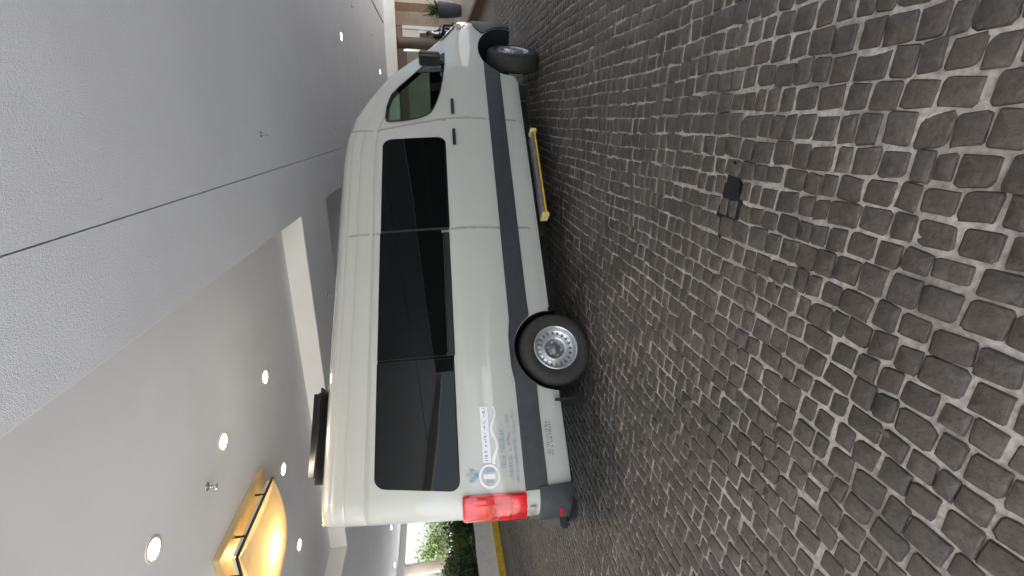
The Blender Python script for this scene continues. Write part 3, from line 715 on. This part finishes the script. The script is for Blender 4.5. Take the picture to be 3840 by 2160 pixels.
def inset_poly(P_, k):
    cx_ = sum(p[0] for p in P_) / len(P_); cz_ = sum(p[1] for p in P_) / len(P_)
    return [(cx_ + (a - cx_) * k, cz_ + (b - cz_) * k) for a, b in P_]
FI = inset_poly(FDW, .965)
v = [(a, -.3, b) for a, b in FI] + [(a, 2 * W2 + .3, b) for a, b in FI]
cutter(v, [tuple(range(n_)), tuple(range(n_, 2 * n_))[::-1]] + [(k, n_ + k, n_ + (k + 1) % n_, (k + 1) % n_) for k in range(n_)])
for c in cutters:
    md = body.modifiers.new('cut', 'BOOLEAN'); md.operation = 'DIFFERENCE'; md.object = c; md.solver = 'EXACT'
bpy.context.view_layer.update()
dg = bpy.context.evaluated_depsgraph_get()
nm = bpy.data.meshes.new_from_object(body.evaluated_get(dg)); nm.name = 'body'
body.modifiers.clear(); body.data = nm; body.parent = van
if len(nm.materials) == 0:
    nm.materials.append(PAINT); nm.materials.append(DARKIN)
for c in cutters:
    d_ = c.data; bpy.data.objects.remove(c); bpy.data.meshes.remove(d_)
bm = bmesh.new(); bm.from_mesh(nm)
for e_ in bm.edges:
    if len(e_.link_faces) == 2 and e_.calc_face_angle(0) > R(38): e_.smooth = False
bm.to_mesh(nm); bm.free()

def mir(v, left): return [Vector((p[0], 2 * W2 - p[1], p[2])) for p in v] if left else v
def shell(name, rows, m, parent, thick=.012, left=False, smooth=True):
    """rows: list of equal-length point lists (outer surface); adds a skirt pushed inward"""
    n_ = len(rows[0]); v = [Vector(p) for r_ in rows for p in r_]; f = []
    for i in range(len(rows) - 1):
        for k in range(n_ - 1):
            a = i * n_ + k; f.append((a, a + 1, a + n_ + 1, a + n_))
    rim = list(range(n_)) + [i * n_ + n_ - 1 for i in range(1, len(rows))] + list(range((len(rows) - 1) * n_ + n_ - 2, (len(rows) - 1) * n_ - 1, -1)) + [i * n_ for i in range(len(rows) - 2, 0, -1)]
    b = len(v); v += [v[i] + Vector((0, thick, 0)) for i in rim]; nr = len(rim)
    for k in range(nr): f.append((rim[k], b + k, b + (k + 1) % nr, rim[(k + 1) % nr]))
    v = mir(v, left)
    if left: f = [q[::-1] for q in f]
    o = mesh_obj(name, v, f, m, parent, False)
    fix_normals(o)
    if smooth:
        bm = bmesh.new(); bm.from_mesh(o.data)
        for q in bm.faces: q.smooth = True
        for e_ in bm.edges:
            if len(e_.link_faces) == 2 and e_.calc_face_angle(0) > R(40): e_.smooth = False
        bm.to_mesh(o.data); bm.free()
    return o
def patch_z(name, rows, off, m, parent, nc=8, **kw):
    """rows of (z, s_rear, s_front)"""
    return shell(name, [[side(a + (b - a) * k / nc, z, off) for k in range(nc + 1)] for z, a, b in rows], m, parent, **kw)
def patch_s(name, cols, off, m, parent, nr=6, **kw):
    """columns of (s, z_low, z_high[, extra offset])"""
    return shell(name, [[side(c[0], c[1] + (c[2] - c[1]) * k / nr, off + (c[3] if len(c) > 3 else 0)) for k in range(nr + 1)] for c in cols], m, parent, **kw)
def rr_rows(a, b, z0, z1, ra, rb, slant=0, n=7):
    """rounded rectangle, corner radius ra at the rear and rb at the front; slant shifts the rear edge forward at the top"""
    zz = sorted(set([z0 + ra * (1 - math.cos(k * math.pi / 2 / n)) for k in range(n + 1)] + [z0 + rb * (1 - math.cos(k * math.pi / 2 / n)) for k in range(n + 1)] + [z1 - ra * (1 - math.cos(k * math.pi / 2 / n)) for k in range(n + 1)] + [z1 - rb * (1 - math.cos(k * math.pi / 2 / n)) for k in range(n + 1)] + [z0 + (z1 - z0) * t for t in np.linspace(.15, .85, 8)]))
    out = []
    for z in zz:
        def cut(r_):
            if r_ <= 0: return 0
            q = min(z - z0, z1 - z)
            return r_ - math.sqrt(max(0, r_ * r_ - (r_ - q) ** 2)) if q < r_ else 0
        out.append((z, a + cut(ra) + slant * (z - z0) / (z1 - z0), b - cut(rb)))
    return out

for left in (False, True):
    K_ = dict(left=left)
    # long row of dark windows
    w1 = patch_z('window', rr_rows(1.385, 2.605, 1.305, 2.022, 0, .10), .006, TINT, van, **K_)
    w2 = patch_z('window', rr_rows(-.005, 1.355, 1.312, 2.028, 0, 0), .006, TINT, van, **K_)
    w3 = patch_z('window', rr_rows(-1.205, -.035, 1.322, 2.030, .09, 0, slant=.06), .006, mat('boosted_reflection_glass', (.004, .005, .005), .015, spec=.30), van, **K_)  # same glass as the other panes, specular raised to brighten its reflection
    patch_z('window_seal', [(z, 1.357, 1.383) for z in np.linspace(1.31, 2.022, 12)], .004, mat('dark_grey_seal', (.02, .021, .021), .5, noise=(20, .1)), w2, nc=2, **K_)
    patch_z('window_seal', [(z, -.033, -.007) for z in np.linspace(1.32, 2.026, 12)], .005, TINT, w3, nc=2, **K_)
    patch_z('slider_rail', [(z, 0.0, 1.335) for z in (1.316, 1.335, 1.352, 1.368)], .014, BLACKP, w2, nc=6, **K_)
    patch_z('slider_rail', [(z, 0.0, 1.335) for z in (1.374, 1.380)], .010, PLASTIC, w2, nc=6, **K_)
    patch_z('slider_clip', [(z, 1.318, 1.345) for z in (1.31, 1.33, 1.38, 1.395)], .016, ALU, w2, nc=2, **K_)
    patch_z('slider_clip', [(z, -.01, .02) for z in (1.31, 1.33, 1.37, 1.39)], .016, BLACKP, w2, nc=2, **K_)
    # lower door skins stand a few millimetres proud of the body
    dcols = [(s_, .585, 1.225 if s_ > 3.3 else 1.285 - .0) for s_ in np.linspace(2.888, 3.795, 12)]
    fd = patch_s('front_door', [(s_, .776, float(np.interp(s_, [2.88, 3.06, 3.33, 3.52, 3.80], [1.40, 1.385, 1.31, 1.275, 1.25]))) for s_ in np.linspace(2.888, 3.80, 16)], .007, PAINT, van, nr=10, **K_)
    patch_s('lower_skin', [(s_, .375, .583) for s_ in np.linspace(2.888, 3.63, 10)], .007, PAINT, fd, nr=5, **K_)
    sdr = patch_s('sliding_door', [(s_, .776, 1.290) for s_ in np.linspace(1.374, 2.856, 14)], .007, PAINT, van, nr=12, **K_)
    patch_s('lower_skin', [(s_, .375, .583) for s_ in np.linspace(1.374, 2.856, 10)], .007, PAINT, sdr, nr=5, **K_)
    patch_z('door_gap', [(z, 2.862 - .16 * max(0, z - 1.35), 2.888 - .16 * max(0, z - 1.35)) for z in np.linspace(1.29, 2.09, 12)], .002, GAPM, sdr, nc=1, **K_)
    patch_z('door_gap', [(z, 1.346, 1.374) for z in np.linspace(2.03, 2.38, 10)], .002, GAPM, sdr, nc=1, **K_)
    patch_z('door_gap', [(z, 2.858, 2.888) for z in np.linspace(.37, 1.29, 12)], .002, GAPM, sdr, nc=1, **K_)
    patch_z('door_gap', [(z, 1.344, 1.372) for z in np.linspace(.37, 1.30, 12)], .002, GAPM, sdr, nc=1, **K_)
    patch_z('roof_seam', [(z, 2.745 + .12 * (z - 2.1), 2.757 + .12 * (z - 2.1)) for z in np.linspace(2.10, 2.38, 8)], .002, GAPM, van, nc=1, **K_)
    for a, dr in ((2.92, fd), (2.455, sdr)):
        hd = patch_z('handle', rr_rows(a, a + .235, 1.188, 1.222, .015, .015, n=4), .032, BLACKP, dr, nc=6, **K_)
        patch_z('handle_recess', rr_rows(a - .01, a + .245, 1.165, 1.245, .035, .035, n=4), .009, mat('handle_cup', (.45, .455, .44), .4, coat=.5), hd, nc=6, **K_)
    # front door glass with rubber surround
    rows = []
    for z in np.linspace(1.272, 1.990, 26):
        xs = []
        for i in range(len(FDW)):
            (a, za), (b, zb_) = FDW[i], FDW[(i + 1) % len(FDW)]
            if (za - z) * (zb_ - z) <= 0 and za != zb_: xs.append(a + (b - a) * (z - za) / (zb_ - za))
        rows.append((z, min(xs), max(xs)))
    gl = patch_z('door_window', rows, .004, CLEARG, fd, nc=6, thick=.004, **K_)
    FO = inset_poly(FDW, 1.015); v = []; f = []; nn = len(FDW)
    for P_, o_ in ((FO, .004), (FO, .009), (FI, .009), (FI, -.02)): v += [side(a, b, o_) for a, b in P_]
    for q_ in range(3):
        for k in range(nn):
            a, b = q_ * nn + k, q_ * nn + (k + 1) % nn; f.append((a, b, b + nn, a + nn))
    o = mesh_obj('window_surround', mir(v, left), f, SEAL, gl); fix_normals(o)
    patch_z('quarter_divider', [(z, 3.655 - .05 * (z - 1.28), 3.70 - .05 * (z - 1.28)) for z in np.linspace(1.285, 1.60, 6)], .012, BLACKP, gl, nc=1, **K_)
    # mirror
    def mm(v): return mir([Vector(p) for p in v], left)
    m_ = MB().box(3.61, 3.70, -.215, -.045, 1.335, 1.590); mi_ = mesh_obj('mirror', mm(m_.v), m_.f, BLACKP, van); fix_normals(mi_)
    bm = bmesh.new(); bm.from_mesh(mi_.data); bmesh.ops.bevel(bm, geom=bm.edges[:], offset=.036, segments=3, affect='EDGES', profile=.6); bm.to_mesh(mi_.data); bm.free()
    m_ = MB().box(3.604, 3.609, -.195, -.065, 1.36, 1.57); o = mesh_obj('mirror_glass', mm(m_.v), m_.f, WINDG, mi_); fix_normals(o)
    m_ = MB().tube([(3.67, -.07, 1.34), (3.76, -.01, 1.31), (3.84, .07, 1.30)], .026, 8); o = mesh_obj('mirror_arm', mm(m_.v), m_.f, BLACKP, mi_, True); fix_normals(o)
    patch_z('mirror_base', [(1.272, 3.76, 3.955), (1.31, 3.78, 3.93), (1.36, 3.80, 3.90), (1.43, 3.82, 3.85)], .018, BLACKP, mi_, nc=3, **K_)
    # dark cladding along the flank, swelling over the rear wheel
    def arch(s_, r_=.402): return .355 + math.sqrt(max(0, r_ * r_ - s_ * s_)) if abs(s_) < r_ else 0
    cols = []
    for s_ in sorted(set(list(np.linspace(-1.225, 3.645, 50)) + list(np.linspace(-.46, .46, 47)))):
        b = math.exp(-(s_ / .30) ** 4); cols.append((s_, max(.582, arch(s_)), .776 + .028 * b, .022 * math.exp(-(s_ / .42) ** 6)))
    patch_s('side_trim', cols, .018, PLASTIC, van, nr=6, thick=.03, **K_)
    patch_s('front_trim_end', [(s_, max(.582, .37 + math.sqrt(max(0, .47 ** 2 - (s_ - 4.08) ** 2))), .776) for s_ in np.linspace(3.65, 3.83, 6) if .37 + math.sqrt(max(0, .47 ** 2 - (s_ - 4.08) ** 2)) < .77], .018, PLASTIC, van, nr=4, thick=.03, **K_)
    patch_z('sill_edge', [(z, .44, 3.56) for z in (.352, .362, .374)], .012, PAINT, van, nc=20, **K_)
    patch_s('rear_skin', [(s_, max(.375, arch(s_, .404)), .58) for s_ in np.linspace(-1.19, -.36, 14)], .006, PAINT, van, nr=4, **K_)
    # bumpers
    cols = []
    for s_ in np.linspace(4.375, 5.07, 26):
        t = s_ - 4.08; lo_ = max(.37, .37 + math.sqrt(max(0, .47 ** 2 - t * t)) if t < .47 else 0)
        cols.append((s_, min(lo_, .76), float(np.interp(s_, [4.375, 4.45, 4.54, 4.75, 5.0, 5.15], [.775, .84, .872, .885, .87, .85]))))
    patch_s('front_bumper', cols, .02, PLASTIC, van, nr=8, thick=.06, **K_)
    rb_ = patch_z('rear_bumper', [(z, -1.428 if z > .5 else -1.43, -1.19 - .06 * (z - .36)) for z in np.linspace(.37, .655, 8)], .045, PLASTIC, van, nc=14, thick=.09, **K_)
    patch_z('bumper_step', [(z, -1.429, -1.30) for z in (.335, .36, .39, .41)], .085, BLACKP, rb_, nc=8, thick=.05, **K_)
    patch_z('reflector', [(z, -1.415, -1.355) for z in (.470, .495)], .052, REDL, rb_, nc=3, thick=.01, **K_)
    # tail lamp
    tl = patch_z('tail_lamp', rr_rows(-1.4285, -1.232, .770, 1.305, .02, .02, n=3), .020, REDL, van, nc=16, thick=.03, **K_)
    for a, b in ((.792, .902), (.925, 1.10), (1.12, 1.285)):
        patch_z('lamp_cell', [(z, -1.42, -1.25) for z in np.linspace(a, b, 4)], .027, mat('red_reflector', (.66, .008, .014), .12, coat=.6, noise=(9, .45)), tl, nc=10, thick=.008, **K_)
    patch_z('marker_lamp', [(z, -1.41, -1.34) for z in (.69, .745)], .02, CLEARL, van, nc=3, **K_)
    # head lamp
    hl = patch_s('head_lamp', [(s_, float(np.interp(s_, [4.41, 4.55, 4.9], [1.05, .975, .93])), float(np.interp(s_, [4.41, 4.55, 4.7, 4.9], [1.10, 1.10, 1.05, .985]))) for s_ in np.linspace(4.41, 4.84, 18)], .012, CLEARL, van, nr=6, thick=.03, **K_)
    patch_s('turn_lamp', [(s_, 1.0, 1.035) for s_ in np.linspace(4.50, 4.60, 5)], .018, AMBER, hl, nr=3, thick=.01, **K_)
    # bonnet gap
    v = []; f = []
    gp = [(4.50, 1.125), (4.44, 1.165), (4.36, 1.205), (4.28, 1.24), (4.20, 1.285)]
    for a, b in gp:
        for zz in (b - .018, b + .016):
            v.append(side(a, zs(a) - .074 + (zz - b), .010))
    for k in range(len(gp) - 1): f.append((2 * k, 2 * k + 1, 2 * k + 3, 2 * k + 2))
    mesh_obj('bonnet_gap', mir(v, left), f, SEAL, van)
    # mud flaps
    m_ = MB().box(3.53, 3.55, .10, .34, .20, .36); mesh_obj('mud_flap', mm(m_.v), m_.f, PLASTIC, van)
    m_ = MB().box(-.50, -.48, .01, .42, .10, .42); mesh_obj('mud_flap', mm(m_.v), m_.f, BLACKP, van)

# windscreen
v = []; f = []; n_ = 14; ss = np.linspace(3.58, 4.62, 20)
for s_ in ss:
    sec = section(s_); dd = [p[0] for p in sec[-8:]]; zz = [p[1] for p in sec[-8:]]
    for k in range(n_ + 1):
        d_ = .22 + (2 * W2 - .44) * k / n_; q_ = d_ if d_ <= W2 else 2 * W2 - d_
        v.append((s_, d_, float(np.interp(q_, dd, zz)) - .006))
for i in range(len(ss) - 1):
    for k in range(n_):
        a = i * (n_ + 1) + k; f.append((a, a + 1, a + n_ + 2, a + n_ + 1))
mesh_obj('windscreen', v, f, CLEARG, van, True)
# rear face
for a, b in ((.42, 1.0), (1.06, 1.64)): mesh_obj('rear_window', [(-1.4315 + lean(-1.43, z_), y_, z_) for y_, z_ in ((a, 1.35), (b, 1.35), (b, 2.0), (a, 2.0))] + [(-1.42 + lean(-1.43, z_), y_, z_) for y_, z_ in ((a, 1.35), (b, 1.35), (b, 2.0), (a, 2.0))], [(0, 3, 2, 1), (4, 5, 6, 7), (0, 1, 5, 4), (1, 2, 6, 5), (2, 3, 7, 6), (3, 0, 4, 7)], TINT, van)
MB().box(-1.56, -1.43, .25, 1.81, .38, .46).build('rear_step', BLACKP, van, bevel=.015)
# roof air unit
ac = MB().box(-1.0, -.12, .50, 1.56, 2.54, 2.675).build('roof_air_unit', BLACKP, van, True, bevel=.06)
MB().box(-.80, -.35, .72, 1.34, 2.672, 2.684).build('air_grille', PLASTIC, ac, bevel=.004)
# side step
stp = MB().box(1.46, 2.60, -.085, .10, .284, .312).build('side_step', ALU, van, bevel=.008)
MB().box(1.47, 2.59, -.093, -.0865, .266, .284).build('step_edge', YELLOW, stp)
for a in (1.425, 2.59): MB().box(a, a + .05, -.10, .02, .245, .322).build('step_end', PYELLOW, stp, bevel=.008)
MB().box(1.3, 2.7, .12, .6, .27, .33).build('step_box', BLACKP, van)
# underbody
MB().box(.5, 3.5, .35, 1.7, .20, .33).build('chassis', BLACKP, van)
MB().box(.46, 3.58, .14, 1.92, .331, .337).build('underbody', BLACKP, van)
MB().box(-1.40, -.42, .14, 1.92, .331, .337).build('underbody', BLACKP, van)
MB().tube([(0, .3, .36), (0, 1.76, .36)], .06, 12).tube([(0, 1.03, .36), (.001, 1.03, .36)], .06, 12).build('axle', BLACKP, van)
# cabin
dash = MB().box(4.02, 4.3, .25, 1.81, .85, 1.24).build('dashboard', DARKIN, van, bevel=.03)
swh = MB()
pts = [(3.86 + .06 * math.sin(a), 1.5 + .19 * math.cos(a), 1.22 + .17 * math.sin(a)) for a in np.linspace(0, 2 * math.pi, 25)]
swh.tube(pts, .014, 6).tube([(4.05, 1.5, 1.12), (3.86, 1.5, 1.22)], .03, 8).build('steering_wheel', BLACKP, dash, True)
for d_ in (.52, 1.5):
    se = MB().box(3.05, 3.55, d_ - .25, d_ + .25, .82, 1.0).build('seat', BLACKP, van, bevel=.05)
    MB().box(2.93, 3.07, d_ - .24, d_ + .24, .98, 1.58).build('backrest', BLACKP, se, bevel=.05)
    MB().box(2.90, 3.0, d_ - .13, d_ + .13, 1.60, 1.80).build('headrest', BLACKP, se, bevel=.04)

# wheels
def wheel(name, c, yaw, left, dish):
    e = empty(name, c, yaw + (math.pi if left else 0)); e.parent = van
    # local: +y inward, face at y = -w
    hw = .112
    MB().lathe([(.215, -hw + .014), (.235, -hw - .004), (.29, -hw - .006), (.325, -hw + .006), (.342, -hw + .028), (.350, -hw + .06), (.352, 0), (.350, hw - .06), (.342, hw - .028), (.325, hw - .006), (.235, hw), (.215, hw - .01), (.215, -hw + .014)], axis='y', n=64, cap=False).build('tyre', RUBBER, e, True)
    if dish:
        pr_ = [(.216, -hw + .012), (.212, -hw - .004), (.205, -hw - .002), (.198, -hw + .03), (.186, -hw + .062), (.170, -hw + .075), (.135, -hw + .070), (.120, -hw + .045), (.112, -hw + .040), (.100, -hw + .044), (.094, -hw + .06)]
    else:
        pr_ = [(.216, -hw + .012), (.212, -hw - .004), (.205, -hw - .002), (.198, -hw + .02), (.186, -hw + .035), (.170, -hw + .030), (.135, -hw + .0), (.120, -hw - .02), (.112, -hw - .026), (.100, -hw - .024), (.094, -hw - .01)]
    rim = MB().lathe(pr_, axis='y', n=64, cap=False).build('rim', STEEL, e, True)
    k0 = -hw + (.06 if dish else -.01)
    MB().lathe([(.096, k0), (.07, k0 + .012), (.045, k0 + .012), (.040, k0 - .012), (.001, k0 - .014)], axis='y', n=32, cap=False).build('hub', DSTEEL, rim, True)
    sl = MB(); 
    for k in range(20):
        a = 2 * math.pi * k / 20; ca, sa = math.cos(a), math.sin(a); y_ = -hw + (.0695 if dish else .020)
        v = []
        for r_, t_ in ((.142, -.009), (.142, .009), (.176, .011), (.176, -.011)):
            yy = y_ + (.004 if r_ > .15 else -.004) * (1 if dish else 5) - .004
            v.append((r_ * ca - t_ * sa, yy, r_ * sa + t_ * ca))
        sl.add(v, [(0, 1, 2, 3)])
    tag(sl.build('vent_slots', DSTEEL, rim), kind='stuff')
    nb = MB()
    for k in range(6):
        a = 2 * math.pi * k / 6 + .3; nb.lathe([(.010, k0 - .006), (.009, k0 + .012)], (.066 * math.cos(a), 0, .066 * math.sin(a)), axis='y', n=8)
    tag(nb.build('lug_nuts', STEEL, rim), kind='stuff')
    return e
wheel('rear_wheel', (0.0, .105, .352), 0, False, True)
wheel('rear_wheel', (0.0, 2 * W2 - .105, .352), 0, True, True)
wheel('front_wheel', (4.12, .20, .352), R(27), False, False)
wheel('front_wheel', (4.12, 2 * W2 - .20, .352), R(26), True, False)
for d_ in (.36, 2 * W2 - .36):
    MB().lathe([(.2, d_ - .1), (.35, d_ - .08), (.352, d_ + .08), (.2, d_ + .1)], (0, 0, .352), axis='y', n=40).build('inner_tyre', RUBBER, van, True)

# printed company markings on the rear quarter (blurred and unreadable in the photo: broken strokes)
def decal(name, quads, m, parent, off):
    v = []; f = []
    for (a, b, z0, z1) in quads:
        k = len(v); n_ = 2
        v += [side(a, z0, off), side(b, z0, off), side(b, z1, off), side(a, z1, off)]; f.append((k, k + 1, k + 2, k + 3))
    return mesh_obj(name, v, f, m, parent)
mk = empty('company_marking', (0, 0, 0)); mk.parent = van
def strokes(a, b, z0, z1, dens, seed, gap=.35):
    r = random.Random(seed); q_ = []; s_ = a
    while s_ < b:
        w_ = dens * r.uniform(.5, 1.3)
        if r.random() > .12:
            zz0 = z0 if r.random() < .8 else z0 + (z1 - z0) * .3; zz1 = z1 if r.random() < .7 else z0 + (z1 - z0) * .65
            q_.append((s_, min(b, s_ + w_ * .55), zz0, zz1))
            if r.random() < .6: q_.append((s_ + w_ * .55, min(b, s_ + w_), zz0, zz0 + (z1 - z0) * .22))
            elif r.random() < .5: q_.append((s_ + w_ * .55, min(b, s_ + w_), zz1 - (z1 - z0) * .22, zz1))
        s_ += w_ * (1 + gap)
    return q_
decal('word_mark', [(-.985 + .0, -.505, 1.052, 1.122)], WHITEPR, mk, .0085)
decal('word_letters', strokes(-.97, -.52, 1.078, 1.102, .022, 3), VIOLET, mk, .010)
decal('address_line', strokes(-1.055, -.665, .925, .968, .020, 4), BLUEP, mk, .0085)
decal('address_line', strokes(-1.13, -.575, .868, .905, .014, 5), BLUEP, mk, .0085)
decal('address_line', strokes(-1.15, -.555, .820, .846, .012, 6), BLUEP, mk, .0085)
decal('fleet_number', strokes(-.955, -.665, .528, .553, .016, 8) + strokes(-.965, -.672, .494, .520, .016, 9), GREYPR, mk, .0095)
# wave ribbon, ring and leaf of the emblem
v = []; f = []
for k in range(33):
    t = k / 32; s_ = -1.0 + .49 * t; z_ = 1.012 + .020 * math.sin(t * 11 + 1.2); w_ = .011 * (1.25 - .6 * t)
    v += [side(s_, z_ - w_, .009), side(s_, z_ + w_, .009)]
for k in range(32): f.append((2 * k, 2 * k + 2, 2 * k + 3, 2 * k + 1))
mesh_obj('wave_ribbon', v, f, WHITEPR, mk)
v = []; f = []
for k in range(40):
    a = 2 * math.pi * k / 40
    for r_ in (.070, .088): v.append(side(-1.095 + r_ * 1.12 * math.cos(a), 1.075 + r_ * math.sin(a), .0088))
for k in range(40): f.append((2 * k, 2 * ((k + 1) % 40), 2 * ((k + 1) % 40) + 1, 2 * k + 1))
mesh_obj('emblem_ring', v, f, WHITEPR, mk)
decal('emblem_bars', [(-1.06, -1.0, 1.03, 1.115), (-1.15, -1.13, 1.04, 1.11)], BLUEP, mk, .0083)
decal('emblem_bars', [(-1.115, -1.075, 1.025, 1.125)], WHITEPR, mk, .0083)
for a0, l_ in ((.9, .10), (1.5, .115), (2.1, .10)):
    v = []; f = []
    for k in range(9):
        t = k / 8; w_ = .016 * math.sin(math.pi * min(1, t * .95 + .05))
        cs_, cz_ = -1.085 + l_ * t * math.cos(a0), 1.165 + l_ * t * math.sin(a0)
        v += [side(cs_ - w_ * math.sin(a0), cz_ + w_ * math.cos(a0), .0088), side(cs_ + w_ * math.sin(a0), cz_ - w_ * math.cos(a0), .0088)]
    for k in range(8): f.append((2 * k, 2 * k + 2, 2 * k + 3, 2 * k + 1))
    mesh_obj('emblem_leaf', v, f, BLUEP, mk)

# ================================================================== SEATED PERSON BY THE DOORWAY
bn = empty('stool', (3.86, 25.25, .25)); tag(bn, 'dark stool under the seated person by the doorway', 'stool')
MB().box(-.2, .2, -.2, .2, .40, .45).build('seat', BLACKP, bn, bevel=.01)
for sx in (-.16, .16):
    for sy in (-.16, .16): MB().tube([(sx, sy, 0), (sx, sy, .41)], .016, 6).build('leg', BLACKP, bn)
pr_ = empty('person', (3.86, 25.25, .25)); tag(pr_, 'person in black suit and white shirt sitting by the doorway beyond the bonnet', 'person')
J = {'pel': (0, 0, .56), 'ch': (.03, 0, .86), 'nk': (.06, 0, 1.06), 'hd': (.09, 0, 1.16), 'tp': (.09, 0, 1.30),
     'sl': (.03, .19, 1.0), 'el': (.12, .25, .74), 'wl': (.33, .14, .68), 'fl': (.40, .10, .66), 'sr': (.03, -.19, 1.0), 'er': (.12, -.26, .74), 'wr': (.33, -.15, .68), 'fr': (.40, -.10, .66),
     'hl': (.02, .10, .54), 'kl': (.42, .13, .52), 'al': (.44, .14, .09), 'tl': (.60, .15, .05), 'hr': (.02, -.10, .54), 'kr': (.42, -.13, .52), 'ar': (.38, -.14, .09), 'tr': (.54, -.15, .05)}
RAD = {'pel': .14, 'ch': .155, 'nk': .055, 'hd': .085, 'tp': .075, 'sl': .07, 'el': .048, 'wl': .034, 'fl': .03, 'sr': .07, 'er': .048, 'wr': .034, 'fr': .03, 'hl': .095, 'kl': .062, 'al': .045, 'tl': .04, 'hr': .095, 'kr': .062, 'ar': .045, 'tr': .04}
E_ = [('pel', 'ch'), ('ch', 'nk'), ('nk', 'hd'), ('hd', 'tp'), ('ch', 'sl'), ('sl', 'el'), ('el', 'wl'), ('wl', 'fl'), ('ch', 'sr'), ('sr', 'er'), ('er', 'wr'), ('wr', 'fr'), ('pel', 'hl'), ('hl', 'kl'), ('kl', 'al'), ('al', 'tl'), ('pel', 'hr'), ('hr', 'kr'), ('kr', 'ar'), ('ar', 'tr')]
nmz = list(J); me = bpy.data.meshes.new('body'); me.from_pydata([J[k] for k in nmz], [(nmz.index(a), nmz.index(b)) for a, b in E_], [])
o = bpy.data.objects.new('body', me); COL.objects.link(o)
sk = o.modifiers.new('skin', 'SKIN'); 
for k, nm_ in enumerate(nmz):
    me.skin_vertices[0].data[k].radius = (RAD[nm_],) * 2
me.skin_vertices[0].data[0].use_root = True
o.modifiers.new('sub', 'SUBSURF').levels = 2
bpy.context.view_layer.update(); dg = bpy.context.evaluated_depsgraph_get()
nmesh = bpy.data.meshes.new_from_object(o.evaluated_get(dg)); o.modifiers.clear(); o.data = nmesh; o.name = 'body'; o.parent = pr_
nmesh.materials.clear(); nmesh.materials.append(BLACKC); nmesh.materials.append(SKIN); nmesh.materials.append(WHITEC)
for p_ in nmesh.polygons:
    c_ = p_.center; p_.use_smooth = True
    if c_.z > 1.04: p_.material_index = 1
    elif c_.x > .27 and c_.z > .60: p_.material_index = 1
    elif c_.x > .12 and abs(c_.y) < .10 and c_.z > .66: p_.material_index = 2
MB().lathe([(.10, 0), (.104, .05), (.09, .10), (.05, .135), (.003, .145)], (.07, 0, 1.22), n=18).build('hair', BLACKC, pr_, True)
MB().tube([(.175, .035, 1.19), (.19, .035, 1.19)], .010, 6).tube([(.175, -.035, 1.19), (.19, -.035, 1.19)], .010, 6).build('eyes', BLACKC, pr_)
MB().tube([(.165, 0, 1.19), (.205, 0, 1.155), (.17, 0, 1.145)], [.012, .016, .008], 6).build('nose', SKIN, pr_, True)
for sy in (-1, 1):
    hnd = MB()
    for k in range(4): hnd.tube([(.39, sy * (.10 - .0) + (k - 1.5) * .019, .665), (.45, sy * .08 + (k - 1.5) * .018, .655), (.485 - .006 * abs(k - 1.5), sy * .07 + (k - 1.5) * .017, .63)], .009, 5)
    hnd.tube([(.37, sy * .07, .665), (.41, sy * .045, .67), (.44, sy * .04, .66)], .010, 5); hnd.build('fingers', SKIN, pr_, True)
pr_.rotation_euler = (0, 0, R(-35))

# ================================================================== SMALL LITTER ON THE PAVING
lit = [(-.62, 1.62, .05, BARK, 'thin dark twig lying on the setts'), (.35, 4.3, .03, WHITEP, 'tiny white scrap of paper on the setts near the van front'), (-1.02, 1.55, .03, BARK, 'curled dry leaf caught in a sett joint'), (-.93, .98, .04, BARK, 'small brown leaf on the setts')]
for x_, y_, l_, m__, lb in lit:
    m_ = MB(); strap(m_, (0, 0, 0), random.uniform(0, 6), l_, .15, l_ * .22, .1)
    o = m_.build('dry_leaf' if 'leaf' in lb else ('twig' if 'twig' in lb else 'paper_scrap'), m__); o.location = (x_, y_, .016); tag(o, lb, 'litter')
